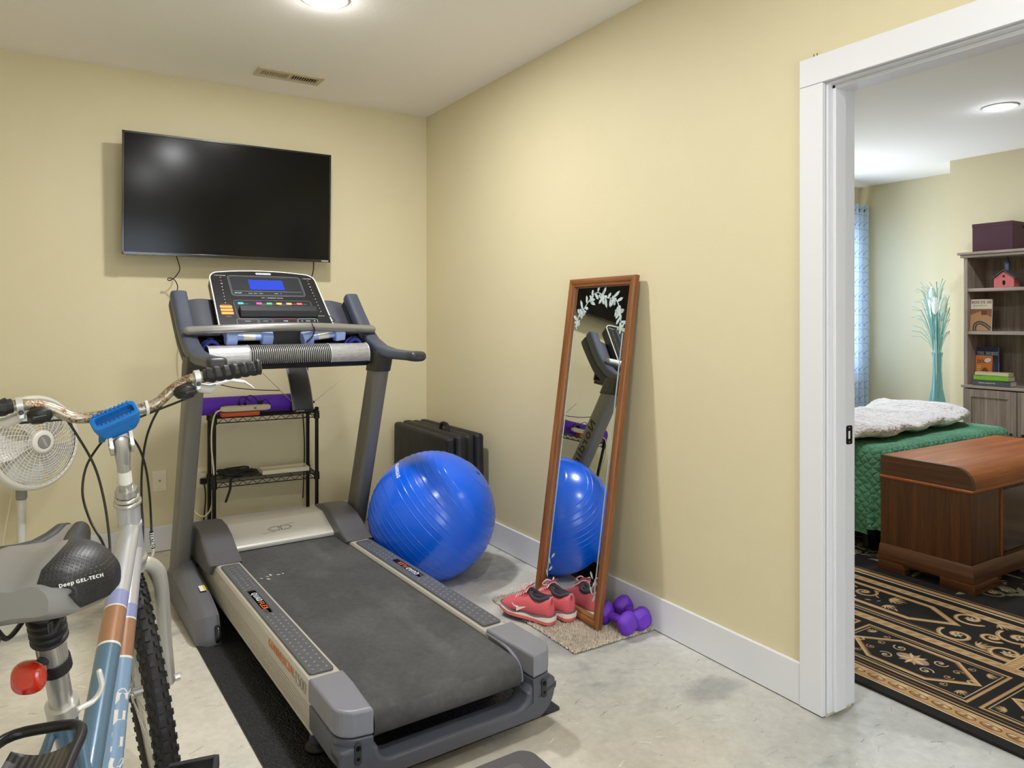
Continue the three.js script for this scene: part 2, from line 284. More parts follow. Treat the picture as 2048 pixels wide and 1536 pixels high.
{ // wall plates
  const cream = std(0xe6dcc4, 0.4);
  const p = thing('wall_plate', 'cream wall plate with a single coax jack left of the treadmill', 'wall plate', [-1.626, 0.392, 0]);
  part('plate', box(0.071, 0.116, 0.006, 0, 0, 0.003, { r: 0.0025 }), cream, p);
  part('jack', [rod(V3(0, 0, 0.006), V3(0, 0, 0.009), 0.0065, 0.0065, 6), rod(V3(0, 0, 0.009), V3(0, 0, 0.018), 0.0045, 0.0045, 12)], std(0xb08d4a, 0.3, { metalness: 1 }), p);
  for (const y of [-0.042, 0.042]) part('screw', rod(V3(0, y, 0.006), V3(0, y, 0.0072), 0.003, 0.0026, 8), cream, p);
  const q = thing('wall_outlet', 'cream double power outlet behind the black wire rack', 'outlet', [-1.405, 0.385, 0]);
  part('plate', box(0.071, 0.116, 0.006, 0, 0, 0.003, { r: 0.0025 }), cream, q);
  for (const y of [-0.02, 0.02]) part('socket', [box(0.034, 0.028, 0.003, 0, y, 0.007, { r: 0.001 }), box(0.002, 0.008, 0.0006, -0.006, y + 0.002, 0.0087), box(0.002, 0.008, 0.0006, 0.006, y + 0.002, 0.0087)], std(0xd9cfb6, 0.4), q);
}

// ---------- treadmill ----------
const TM_TURN = 2.3 * Math.PI / 180, TM_AT = [-1.19, 0, 1.3];
const plasticBump = (() => { const a = fbm(256, 256, 96, 96, 2, 303); return texture(256, 256, i => 255 * a[i], [0.06, 0.06], false); })();
const greyPlastic = std(0x80818a, 0.36, { bumpMap: plasticBump, bumpScale: 0.0002 });
const slatePlastic = std(0x414756, 0.42, { bumpMap: plasticBump, bumpScale: 0.0002 });
const darkPlastic = std(0x2c2d31, 0.5, { bumpMap: plasticBump, bumpScale: 0.0002 });
const blackPlastic = std(0x111214, 0.5);
const steelPaint = std(0x7b7872, 0.42, { metalness: 0.35 });
const silverPaint = std(0xcbc6bc, 0.36, { metalness: 0.35 });
const silverPlastic = std(0xc4c1bb, 0.38, { metalness: 0.15 });
const chrome = std(0xcfcfd2, 0.16, { metalness: 1 });
const rubber = std(0x161617, 0.75);
{ // rubber mat under the treadmill
  const bump = (() => { const a = fbm(512, 512, 48, 48, 3, 401, 0.6); return texture(512, 512, i => 255 * smooth(0.3, 0.7, a[i]), [0.25, 0.25], false); })();
  const m = solo('equipment_mat', extrude(roundRect(0.9, 2.0, 0.012), 0.004, { bevel: 0.001 }).rotateX(-Math.PI / 2), std(0x202124, 0.55, { bumpMap: bump, bumpScale: 0.0035 }), 'black pebbled rubber mat lying under the treadmill', 'mat', { metres: 'x' });
  const c = new THREE.Matrix4().makeRotationY(TM_TURN); m.position.copy(V3(-0.008, 0, 0.225).applyMatrix4(c).add(V3(...TM_AT))); m.position.y = 0.001; m.rotation.y = TM_TURN;
}
const TM = thing('treadmill', 'large grey and silver treadmill with a console and black running belt', 'treadmill', TM_AT, TM_TURN);
{
  const FLOOR = 0.0062;
  // running belt
  const weave = texture(128, 128, (i, x, y) => { const a = Math.sin(x / 128 * Math.PI * 2 * 8) * Math.sin(y / 128 * Math.PI * 2 * 8); return 128 + 110 * a; }, [0.05, 0.05], false);
  const beltTint = (() => { const a = fbm(512, 512, 3, 4, 5, 501, 0.6), b = fbm(512, 512, 90, 90, 2, 502), c = fbm(512, 512, 5, 12, 4, 503); return texture(512, 512, i => { const t = 66 + 14 * smooth(0.42, 0.72, a[i]) + 16 * (b[i] - 0.5) + 9 * smooth(0.62, 0.8, c[i]); return [t, t, t * 1.01]; }, [1.1, 1.1]); })();
  const bp = []; for (let k = 0; k <= 8; k++) bp.push([-0.36 + k * 0.196, 0.2325]);
  for (let k = 1; k <= 16; k++) { const a = Math.PI / 2 - k / 16 * Math.PI; bp.push([1.238 + 0.045 * Math.cos(a), 0.1875 + 0.045 * Math.sin(a)]); }
  bp.push([0.9, 0.1425]); bp.push([-0.36, 0.1425]);
  part('running_belt', loft(bp.map(([z, y]) => [V3(-0.243, y, z), V3(0.243, y, z)]), { open: true }), std(0xffffff, 0.72, { map: beltTint, bumpMap: weave, bumpScale: 0.0012, side: THREE.DoubleSide }), TM, { metres: 'z' });
  part('deck', box(0.5, 0.075, 1.5, 0, 0.187, 0.42), blackPlastic, TM);
  part('roller', rod(V3(-0.24, 0.1875, 1.238), V3(0.24, 0.1875, 1.238), 0.04), blackPlastic, TM);
  // scuffs of white paint on the belt
  const fleck = rng(9), fl = []; for (const [u, v] of [[523, 1157], [535, 1153], [537, 1158], [557, 1149], [566, 1147], [541, 1150]]) { const p = onY(u, v, 0.2328); TM.updateMatrixWorld(true); TM.worldToLocal(p); fl.push(place(new THREE.CircleGeometry(0.0035 + 0.004 * fleck(), 7).rotateX(-Math.PI / 2).scale(1.7, 1, 0.7), p.x, 0.2331, p.z, { ry: fleck() * 3 })); }
  part('paint_fleck', fl, std(0xd8d6d0, 0.7), TM, { kind: 'stuff' });

  // side rails with their foot pads
  for (const s of [-1, 1]) {
    const pr = [[0.247, 0.236], [0.25, 0.245], [0.332, 0.247], [0.343, 0.243], [0.348, 0.232], [0.349, 0.185]];
    for (let k = 0; k < 8; k++) { const y = 0.183 - k * 0.0095; pr.push([0.349, y], [0.349, y - 0.0055], [0.3462, y - 0.0065], [0.3462, y - 0.0085]); }
    pr.push([0.347, 0.1], [0.3, 0.1], [0.3, 0.12], [0.25, 0.12]);
    const rail = part('side_rail', extrude(pr.map(([x, y]) => [x * s, y]), 1.70, { z: -0.62 }), silverPaint, TM);
    // the rail runs under the front shroud
    const pad = part('foot_pad', extrude(roundRect(0.074, 1.12, 0.012), 0.005, { bevel: 0.0018 }).rotateX(-Math.PI / 2).translate(s * 0.2985, 0.2465, 0.472), std(0x55575c, 0.45), TM, { label: 'dimpled grey foot pad on the rail' });
    const dots = []; for (let r = 0; r < 36; r++) for (let c = 0; c < 3; c++) { const z = -0.06 + r * 0.0305 + (c === 1 ? 0.015 : 0); if (Math.abs(z - (s < 0 ? 0.39 : 0.37)) < 0.14 && c < 3) continue; dots.push(new THREE.SphereGeometry(0.0068, 8, 4, 0, Math.PI * 2, 0, Math.PI / 2).scale(1, 0.5, 1).translate(s * 0.2985 + (c - 1) * 0.0215, 0.2515, z)); }
    part('dimple', dots, std(0x686a70, 0.3), pad, { kind: 'stuff' });
    const zc = s < 0 ? 0.39 : 0.37, lab = part('pad_badge', extrude(roundRect(0.03, 0.25, 0.006), 0.0016, { bevel: 0.0005 }).rotateX(-Math.PI / 2).translate(s * 0.304, 0.2512, zc), std(0x17181b, 0.35), pad, { label: 'black badge lettered QUADFLEX' });
    const flat = (g, x, z) => { g.rotateX(-Math.PI / 2); g.rotateY(s < 0 ? -Math.PI / 2 : Math.PI / 2); return g.translate(x, 0.2532, z); };
    const q = text('QUAD', 0.02, 0.0004, { wide: 1.25 }), f = text('FLEX', 0.02, 0.0004, { wide: 1.25 }), dz = s < 0 ? 1 : -1;
    part('lettering', flat(q, s * 0.304, zc - dz * 0.047), std(0xd9dbe0, 0.4), lab); part('lettering', flat(f, s * 0.304, zc + dz * 0.047), std(0xe0743a, 0.4), lab);
  }
  // writing on the near rail
  const side = (g, z, y) => g.rotateY(-Math.PI / 2).translate(-0.3492, y, z);
  part('lettering', side(text('1500', 0.036, 0.0005, { font: 'sans', wide: 0.95 }), 0.985, 0.214), std(0xa49c90, 0.5), TM, { label: 'grey number 1500 on the rail' });
  part('lettering', side(text('COMMERCIAL', 0.026, 0.0005, { wide: 1.15 }), 0.795, 0.216), std(0xe58a55, 0.5), TM, { label: 'orange lettering on the rail' });

  // motor hood and shrouds
  const hood = [[-0.298, 0.236], [-0.298, 0.252], [-0.304, 0.258], [-0.45, 0.318], [-0.458, 0.32], [-0.56, 0.322], [-0.6, 0.312], [-0.66, 0.25], [-0.68, 0.15], [-0.68, 0.07]];
  part('motor_hood', loft(hood.map(([z, y]) => [V3(-0.262, y, z), V3(0.262, y, z)]).reverse(), { open: true, crease: 0.35 }), std(0xd4d0c8, 0.36, { metalness: 0.12, side: THREE.DoubleSide }), TM);
  part('hood_lip', box(0.49, 0.011, 0.006, 0, 0.2475, -0.2965, { r: 0.002 }), std(0xe4e2dc, 0.25, { metalness: 0.4 }), TM);
  { // emblem pressed into the hood
    const g = [], A = (cx, r0, a0, a1, rr) => { const p = []; for (let k = 0; k <= 14; k++) { const a = mix(a0, a1, k / 14); p.push(V3(cx + r0 * Math.cos(a), r0 * 0.75 * Math.sin(a), 0)); } g.push(tube(p, rr, { n: 6, seg: 28 })); };
    A(-0.024, 0.03, 0.7, 5.3, 0.0016); A(0.024, 0.03, -2.4, 2.4, 0.0016); A(-0.022, 0.022, 1, 5.6, 0.001); A(0.026, 0.022, -2.1, 2.6, 0.001);
    for (const [a, b] of [[[-0.006, -0.026], [-0.006, 0.022]], [[0.006, -0.022], [0.006, 0.026]], [[-0.006, 0.02], [0.008, -0.02]], [[0.03, 0.03], [0.075, 0.034]], [[-0.03, -0.03], [-0.085, -0.034]]]) g.push(tube([[a[0], a[1], 0], [(a[0] + b[0]) / 2, (a[1] + b[1]) / 2, 0], [b[0], b[1], 0]], 0.0013, { n: 6, seg: 4 }));
    const e = join(g); e.scale(1, 0.72, 0.5); basis(e, V3(1, 0, 0), V3(0, 0.38, -0.925).normalize(), V3(0, 0.2895, -0.381)); part('emblem', e, std(0x5a564f, 0.35, { metalness: 0.6 }), TM);
  }
  for (const s of [-1, 1]) {
    const pr = [[-0.118, 0.249], [-0.2, 0.276], [-0.31, 0.322], [-0.4, 0.343], [-0.49, 0.346], [-0.57, 0.33], [-0.64, 0.28], [-0.685, 0.19], [-0.69, 0.09], [-0.66, 0.075], [-0.56, 0.09], [-0.47, 0.155], [-0.38, 0.186], [-0.21, 0.188], [-0.16, 0.2]];
    part('shroud', extrude(pr.map(([z, y]) => [-z, y]), 0.108, { bevel: 0.014, bseg: 3 }).rotateY(Math.PI / 2).translate(s < 0 ? -0.357 : 0.249, 0, 0), darkPlasticLight(), TM);
    part('shroud_trim', box(0.006, 0.1, 0.02, s * 0.352, 0.07, -0.52, { r: 0.003, rx: 0.5 }), std(0xd6d0bf, 0.5), TM);
  }
  // rear end caps, roller guards and the U-shaped foot between them
  for (const s of [-1, 1]) {
    const plan = [[0.249, 1.068], [0.352, 1.068], [0.354, 1.2]]; for (let k = 0; k <= 8; k++) { const a = k / 8 * Math.PI / 2; plan.push([0.354 - 0.06 + 0.06 * Math.cos(a), 1.25 + 0.062 * Math.sin(a)]); }
    plan.push([0.262, 1.318], [0.258, 1.25], [0.25, 1.15]);
    const up = p => p.map(([x, z]) => [s * x, -z]);
    part('end_cap', extrude(up(plan), 0.054, { bevel: 0.009, bseg: 3 }).rotateX(-Math.PI / 2).translate(0, 0.197, 0), greyPlastic, TM);
    const low = plan.map(([x, z]) => [x > 0.3 ? x - 0.002 : x, z]);
    const lc = part('end_cap_base', extrude(up(low), 0.066, { bevel: 0.004 }).rotateX(-Math.PI / 2).translate(0, 0.1165, 0), slateGrey(), TM);
    const slot = part('slot', extrude(roundRect(0.02, 0.058, 0.0099), 0.003, { bevel: 0.001 }).translate(s * 0.304, 0.148, 1.3135), std(0x2a2b30, 0.5), lc);
    for (const y of [-0.012, 0.016]) part('screw', rod(V3(s * 0.304, 0.148 + y, 1.3165), V3(s * 0.304, 0.148 + y, 1.3182), y > 0 ? 0.007 : 0.0055, y > 0 ? 0.007 : 0.005, 10), std(0x0c0c0e, 0.3, { metalness: 0.6 }), slot);
    const gp = [[1.07, 0.238], [1.16, 0.238], [1.21, 0.23], [1.25, 0.21], [1.266, 0.185], [1.268, 0.165]];
    part('roller_guard', tube(gp.map(([z, y]) => [s * 0.2525, y + 0.003, z]), 0.0062, { n: 8, seg: 30 }), greyPlastic, TM);
  }
  {
    const pts = [[-0.352, 0.166], [-0.352, 0.13]]; for (let k = 0; k <= 8; k++) { const a = Math.PI + k / 8 * Math.PI / 2.6; pts.push([-0.262 + 0.09 * Math.cos(a), 0.142 + 0.09 * Math.sin(a)]); }
    pts.push([-0.2, 0.058]); const right = pts.map(([x, y]) => [-x, y]).reverse();
    const inn = [[0.262, 0.166], [0.25, 0.15]]; for (let k = 0; k <= 6; k++) { const a = -k / 6 * Math.PI / 2; inn.push([0.204 + 0.04 * Math.cos(a), 0.146 + 0.04 * Math.sin(a)]); }
    const innL = inn.map(([x, y]) => [-x, y]).reverse();
    part('rear_frame', extrude([...pts, ...right, ...inn, ...innL], 0.056, { bevel: 0.012, bseg: 3, z: 1.246 }), slateGrey(), TM);
    for (const s of [-1, 1]) { part('rear_leg', rod(V3(s * 0.3, 0.03, 0.995), V3(s * 0.3, 0.13, 0.995), 0.024), slatePlastic, TM); part('leveling_foot', lathe([[0, 0], [0.036, 0], [0.038, 0.012], [0.026, 0.024], [0.018, 0.03], [0, 0.03]], s * 0.3, FLOOR, 0.995, { n: 24 }), blackPlastic, TM); }
  }
  part('under_frame', [span(-0.3, -0.24, 0.06, 0.13, -0.6, 1.05), span(0.24, 0.3, 0.06, 0.13, -0.6, 1.05), span(-0.4, 0.4, 0.03, 0.09, -0.64, -0.56)], blackPlastic, TM);

  // feet with wheels, uprights and collars
  const upC = y => -0.565 + 0.36 * y;
  for (const s of [-1, 1]) {
    const cut = s > 0 ? 0.3 : 0, pr = [[-0.705, FLOOR], [-0.69, 0.06], [-0.62, 0.15], [-0.52, 0.198], [-0.4, 0.19], [-0.1 - cut * 0.85, 0.15 + cut * 0.1], [0.03 - cut, 0.122], [0.062 - cut, 0.11], [0.098 - cut, 0.03], [0.098 - cut, FLOOR]];
    const ring = (x, inset) => pr.map(([z, y]) => { const c = V3(x, 0.06, -0.3); return V3(x, mix(y, 0.06, y > 0.02 ? inset : 0), mix(z, c.z, inset * 0.25)); });
    const xs = [[-0.462, 0.42], [-0.458, 0.36], [-0.43, 0.05], [-0.42, 0], [-0.385, 0], [-0.372, 0.08]].map(([x, i]) => [x * -s, i]);
    const b = part('base_foot', loft((s < 0 ? xs : xs.reverse()).map(([x, i]) => ring(x, i)).reverse(), { crease: 0.5 }), greyPlastic, TM);
    b.material = std(0x66666c, 0.45, { bumpMap: plasticBump, bumpScale: 0.0002, side: THREE.DoubleSide });
    const w = part('transport_wheel', lathe([[0, -0.011], [0.026, -0.011], [0.034, -0.007], [0.035, 0], [0.034, 0.007], [0.026, 0.011], [0, 0.011]], s * 0.385, 0.042, 0.082 - cut, { n: 28, to: V3(1, 0, 0) }), std(0x222225, 0.25), b);
    if (s < 0) { const st = part('warning_sticker', box(0.024, 0.0006, 0.05, 0, 0, 0), std(0xe8e8e4, 0.5), b), y = part('sticker_band', box(0.009, 0.0007, 0.05, 0.0078, 0.0001, 0), std(0xd8c32a, 0.5), b); for (const m of [st, y]) { m.geometry.rotateX(0.135); m.geometry.translate(-0.398, 0.1615, -0.13); } }
    const ux = V3(1, 0, 0), uz = V3(0, 0, 1);
    part('upright', loft([0.12, 1.06].map(y => oval(V3(s * 0.42, y, upC(y)), uz, ux, 0.066, 0.036, 5, 28)), { crease: 0.6 }), steelPaint, TM);
    part('collar', loft([[1.035, 1], [1.04, 1.03], [1.085, 1.05], [1.13, 1.02]].map(([y, k]) => oval(V3(s * 0.42, y, upC(y)), uz, ux, 0.072 * k, 0.04 * k, 5, 28)), { crease: 0.6 }), std(0x35342f, 0.45), TM);
    // arms
    const path = [[-0.545, 1.4, 0.03], [-0.525, 1.378, 0.033], [-0.44, 1.3, 0.032], [-0.355, 1.228, 0.031], [-0.25, 1.168, 0.029], [-0.14, 1.136, 0.026], [-0.02, 1.124, 0.0235], [0.12, 1.123, 0.0215], [0.19, 1.123, 0.021]];
    const rings = path.map(([z, y, h], k) => { const a = path[Math.max(0, k - 1)], c = path[Math.min(path.length - 1, k + 1)], d = V3(0, c[1] - a[1], c[0] - a[0]).normalize(), n = V3(0, d.z, -d.y); return oval(V3(s * 0.42, y, z), ux.clone().multiplyScalar(1), n, 0.0355, h, 3.6, 28); });
    const arm = part('handrail_arm', loft(rings), slatePlastic, TM);
    part('arm_tip', loft([[0.185, 0.022, 0.0365], [0.19, 0.0228, 0.038], [0.235, 0.0228, 0.038], [0.247, 0.018, 0.034], [0.251, 0.01, 0.024]].map(([z, h, w]) => oval(V3(s * 0.42, 1.123, z), ux, V3(0, 1, 0), w, h, 3.2, 28))), std(0x37383c, 0.4), arm);
    const shell = path.slice(0, 6).map(([z, y, h], k) => { const a = path[Math.max(0, k - 1)], c = path[k + 1], d = V3(0, c[1] - a[1], c[0] - a[0]).normalize(), n = V3(0, d.z, -d.y); return oval(V3(s * 0.421, y, z).addScaledVector(n, -(h + 0.026 - k * 0.002)), ux, n, 0.032, 0.036 - k * 0.003, 4, 24); });
    part('arm_shell', loft(shell), std(0x26282d, 0.5), arm);
  }
  // lettering down the outer side of the far upright
  { const g = text('NordicTrack', 0.062, 0.0008, { wide: 1.05 }), down = V3(0, -1, -0.36).normalize(); basis(g, down, V3(0, 0.36, -1).normalize().multiplyScalar(-1).negate(), V3(0.4563, 0.62, upC(0.62))); part('lettering', g, std(0x1d1c1a, 0.5), TM, { label: 'dark brand lettering down the upright' }); }

  // grip bar, fan tube, tray
  part('grip_bar', tube([[-0.425, 1.236, -0.275], [-0.3, 1.242, -0.245], [-0.12, 1.249, -0.222], [0.05, 1.251, -0.22], [0.22, 1.246, -0.24], [0.425, 1.236, -0.28]], 0.0205, { n: 20, seg: 70 }), std(0x9c9a97, 0.3, { metalness: 0.6 }), TM);
  const TC = [1.116, -0.212], brushed = (() => { const a = fbm(256, 256, 12, 60, 4, 601, 0.6); return texture(256, 256, i => { const t = 140 + 70 * a[i]; return [t, t, t * 1.01]; }, [0.25, 0.12]); })();
  const arc = (x0, x1, r, a0, a1, n = 22) => loft(Array.from({ length: n + 1 }, (_, k) => { const a = mix(a0, a1, k / n); return [V3(x0, TC[0] + r * Math.sin(a), TC[1] + r * Math.cos(a)), V3(x1, TC[0] + r * Math.sin(a), TC[1] + r * Math.cos(a))]; }), { open: true });
  const ft = part('fan_tube', [arc(-0.366, 0.366, 0.054, -2.6, -0.52), arc(-0.366, 0.366, 0.046, -2.6, 1.9), rod(V3(-0.366, ...TC), V3(-0.3655, ...TC), 0.054), rod(V3(0.366, ...TC), V3(0.3655, ...TC), 0.054)], std(0x151619, 0.45, { side: THREE.DoubleSide }), TM);
  for (const [a, b] of [[-0.362, -0.196], [0.172, 0.362]]) part('end_sleeve', arc(a, b, 0.0555, -0.55, 1.95), std(0xffffff, 0.34, { map: brushed, metalness: 0.55, side: THREE.DoubleSide }), ft, { metres: 'x' });
  const slats = []; for (let k = 0; k < 41; k++) { const x = -0.19 + k * 0.0089; slats.push(new THREE.TorusGeometry(0.0535, 0.0017, 5, 22, 2.35).rotateZ(-0.5).rotateY(-Math.PI / 2).translate(x, ...TC)); }
  part('vent_slats', slats, std(0xc9c8c4, 0.35, { metalness: 0.5 }), ft, { kind: 'stuff' });
  for (const x of [-0.196, 0.1735, -0.363, 0.363]) part('sleeve_band', new THREE.TorusGeometry(0.0558, 0.0022, 6, 26, 2.5).rotateZ(-0.55).rotateY(-Math.PI / 2).translate(x, ...TC), std(0xd4d3cf, 0.3, { metalness: 0.4 }), ft);
  part('tray', [span(-0.385, 0.385, 1.1, 1.125, -0.46, -0.2, { r: 0.004 }), span(-0.28, 0.28, 1.12, 1.17, -0.46, -0.235, { r: 0.006 }), span(-0.385, 0.385, 1.12, 1.26, -0.475, -0.455, { r: 0.004 })], std(0x1b1c20, 0.55), TM);
  part('console_neck', extrude([[-0.1, 1.12], [0.1, 1.12], [0.09, 1.25], [-0.09, 1.25]], 0.06, { bevel: 0.008, z: -0.42 }), blackPlastic, TM);
  for (const s of [-1, 1]) part('speaker_cover', extrude([[s * 0.092, 1.238], [s * 0.275, 1.225], [s * 0.262, 1.208], [s * 0.235, 1.2], [s * 0.098, 1.186]], 0.03, { bevel: 0.006, z: -0.385 }), std(0x8d9094, 0.4, { metalness: 0.2 }), TM);

  // console: a leaning panel between two recessed side panels
  const E = V3(0, 0.235, -0.25).normalize(), N = V3(0, -E.z, E.y), P0 = V3(0, 1.27, -0.41);
  const lean = (g, off = 0) => basis(g, V3(1, 0, 0), E, P0.clone().addScaledVector(N, off));
  const outline = []; { const W0 = 0.272, W1 = 0.262, H = 0.366, r = 0.05;
    outline.push([-W0, -0.03], [W0, -0.03]); for (let k = 0; k <= 8; k++) { const a = k / 8 * (Math.PI / 2 - 0.06); outline.push([W1 - r + r * Math.cos(a), H - r + r * Math.sin(a)]); }
    for (let k = 1; k < 8; k++) { const x = mix(W1 - r, -W1 + r, k / 8); outline.push([x, H + 0.017 * (1 - (x / 0.22) ** 2)]); }
    for (let k = 0; k <= 8; k++) { const a = Math.PI / 2 + 0.06 + k / 8 * (Math.PI / 2 - 0.06); outline.push([-W1 + r + r * Math.cos(a), H - r + r * Math.sin(a)]); } }
  const con = part('console', lean(extrude(outline, 0.05, { bevel: 0.006 }), -0.0565), std(0x15161a, 0.4), TM);
  const face = new THREE.ShapeGeometry(shapeOf(outline.map(([x, y]) => [x * 0.988, mix(0.17, y, 0.988)]))); { const U = face.attributes.uv, P = face.attributes.position; for (let i = 0; i < P.count; i++) U.setXY(i, (P.getX(i) + 0.28) / 0.56, (P.getY(i) + 0.03) / 0.42); }
  const print = canvasTexture(1400, 1050, (c, w, h) => {
    const X = x => (x + 0.28) / 0.56 * w, Y = y => h - (y + 0.03) / 0.42 * h, S = m => m / 0.56 * w;
    c.fillStyle = '#131519'; c.fillRect(0, 0, w, h);
    const rr = (x0, y0, x1, y1, r, skew = 0) => { c.beginPath(); c.roundRect(X(x0), Y(y1), X(x1) - X(x0), Y(y0) - Y(y1), S(r)); };
    c.strokeStyle = '#8d9196'; c.lineWidth = 4; c.fillStyle = '#22252a'; rr(-0.178, 0.192, 0.182, 0.342, 0.016); c.fill(); c.stroke(); c.lineWidth = 2; rr(-0.172, 0.198, 0.176, 0.336, 0.012); c.stroke();
    c.fillStyle = '#8f949a'; c.fillRect(X(-0.163), Y(0.226), S(0.33), 4);
    c.lineWidth = 3; c.fillStyle = '#1b1d22'; rr(-0.18, 0.03, 0.196, 0.158, 0.014); c.fill(); c.stroke();
    const t = (s, x, y, size, col = '#d8dadd', font = 'bold', al = 'center') => { c.fillStyle = col; c.font = `${font} ${S(size)}px sans-serif`; c.textAlign = al; c.fillText(s, X(x), Y(y)); };
    t('NordicTrack', 0.002, 0.3545, 0.0135, '#15171a'); c.lineWidth = 3; c.strokeStyle = '#d8dadd';
    c.fillStyle = '#cfd2d6'; c.beginPath(); c.roundRect(X(-0.036), Y(0.3685), S(0.076), S(0.0145), S(0.005)); c.fill(); t('NordicTrack', 0.002, 0.3575, 0.0115, '#17191d');
    t('iFIT LIVE', -0.148, 0.209, 0.008, '#e2e4e7', 'bold italic');
    ['HOME', 'BACK', 'MENU', '∨', '∧', 'ENTER', '+', '●'].forEach((s, k) => t(s, [-0.09, -0.065, -0.038, -0.012, 0.013, 0.037, 0.061, 0.085][k], 0.2085, s.length > 1 ? 0.006 : 0.011));
    t('iFIT  |  WORKOUT CENTER', 0.01, 0.174, 0.0085, '#b9bdc2');
    t('1-STEP INCLINE', -0.213, 0.3375, 0.0072); t('1-STEP SPEED', 0.22, 0.33, 0.0072);
    ['15', '12', '10', '8', '6', '4', '2', '1', '0'].forEach((s, k) => { t(s, -0.2125 - k * 0.0008, 0.322 - k * 0.0233, 0.0085, k < 2 ? '#d88a78' : '#e6e8ea'); });
    ['12', '11', '10', '9', '8', '7', '6', '5', '4', '3', '2'].forEach((s, k) => t(s, 0.221 + k * 0.0011, 0.313 - k * 0.0235, 0.0085, k < 1 ? '#d88a78' : '#e6e8ea'));
    t('POWER INCLINE', -0.221, 0.124, 0.0055, '#d08a50'); t('INCLINE', -0.22, 0.042, 0.006, '#d08a50');
    c.lineWidth = 4; for (const [a, b, col] of [[-0.188, -0.092, '#a58a86'], [-0.086, -0.026, '#5f8a80'], [-0.02, 0.094, '#b0303c'], [0.1, 0.198, '#c9ccd0']]) { c.strokeStyle = col; c.beginPath(); c.roundRect(X(a), Y(0.026), X(b) - X(a), S(0.05), S(0.008)); c.stroke(); }
    t('∨', -0.163, 0.006, 0.017); t('∧', -0.112, 0.006, 0.017); t('INCLINE', -0.138, 0.009, 0.006); t('START', -0.056, 0.008, 0.008, '#8fb8ae'); t('STOP', 0.04, 0.008, 0.009); t('−', 0.12, 0.004, 0.02); t('+', 0.182, 0.004, 0.02); t('SPEED', 0.15, 0.009, 0.008);
    t('SAFETY KEY', 0.226, 0.046, 0.006); c.fillStyle = '#8a8d92'; ['#8a8d92', '#8a8d92'].forEach((q, k) => { c.fillStyle = q; c.fillRect(X(-0.06 + k * 0.09), Y(0.1255), S(0.06), 3); });
    [-0.15, -0.063, -0.014, 0.034, 0.083, 0.135].forEach((x, k) => { c.fillStyle = '#9da1a6'; c.fillRect(X(x + 0.016), Y(0.1335), S(0.02), 4); });
  });
  part('console_face', lean(face, 0.0002), std(0xffffff, 0.34, { map: print }), con);
  const rim = outline.slice(2).concat([[-0.272, -0.03]]); rim.unshift([0.272, -0.03]);
  part('console_rim', lean(join(tube(rim.map(([x, y]) => [x, y, 0]), 0.0034, { n: 8, seg: 160, type: 'catmullrom', tension: 0.1 })), -0.001), std(0xe9e6dc, 0.35), con);
  part('display_screen', lean(box(0.17, 0.073, 0.0012, 0.001, 0.275, 0), 0.0008), std(0x10206a, 0.25, { emissive: 0x2c4fd8, emissiveIntensity: 0.55 }), con, { label: 'lit blue display' });
  for (let k = 0; k < 3; k++) part('incline_button', lean(box(0.056, 0.0175, 0.004, -0.2215, 0.109 - k * 0.0225, 0, { r: 0.0018 }), 0.0012), std(0xe89a45, 0.45), con, { label: 'orange button' });
  [[-0.15, 0x3fb4d2], [-0.063, 0xd84ea6], [-0.014, 0x4fae72], [0.034, 0xcdb83e], [0.083, 0xe0a468], [0.135, 0xdd5f5c]].forEach(([x, c]) => part('program_button', lean(box(0.027, 0.0145, 0.003, x, 0.1345, 0, { r: 0.0015 }), 0.001), std(c, 0.45), con));
  const lip = part('book_ledge', lean(extrude([[0, 0], [0.008, 0], [0.03, 0.018], [0.03, 0.052], [0.003, 0.064], [0, 0.064]], 0.366, { bevel: 0.002 }).rotateY(-Math.PI / 2).translate(0.2, 0.034, 0), 0.0005), std(0x24262b, 0.4), con);
  part('ledge_latch', lean(extrude(roundRect(0.036, 0.009, 0.0044), 0.002).translate(0.02, 0.0945, 0.0085), 0.0065), std(0x9ea2a8, 0.3), lip);
  const weaveP = texture(64, 64, (i, x, y) => 128 + 100 * Math.sin(x / 64 * 6.283 * 8) * Math.sin(y / 64 * 6.283 * 8), [0.02, 0.02], false);
  for (const s of [-1, 1]) {
    part('side_panel', lean(join(loft(Array.from({ length: 13 }, (_, k) => { const x = mix(0.26, 0.40, k / 12) * s, b = 0.016 * Math.sin(k / 12 * Math.PI * 1.2); return [V3(x, -0.02, b), V3(x, 0.222 - 0.01 * Math.sin(k / 12 * Math.PI), b)]; }), { open: true })), -0.058), std(0x43454f, 0.5, { bumpMap: weaveP, bumpScale: 0.0006, side: THREE.DoubleSide }), con, { metres: 'x' });
  }
  part('console_back', lean(extrude([[-0.4, -0.05], [0.4, -0.05], [0.395, 0.205], [-0.395, 0.205]], 0.03, { bevel: 0.008 }), -0.105), darkPlastic, con);
  part('console_base', extrude([[0.44, 1.2], [0.372, 1.212], [0.372, 1.228], [0.43, 1.256], [0.5, 1.25]], 0.78, { bevel: 0.006 }).rotateY(Math.PI / 2).translate(-0.39, 0, 0), std(0x17181b, 0.5), con);
}
function darkPlasticLight() { return std(0x57565a, 0.42, { bumpMap: plasticBump, bumpScale: 0.0002 }); }
function slateGrey() { return std(0x4e505a, 0.42, { bumpMap: plasticBump, bumpScale: 0.0002 }); }

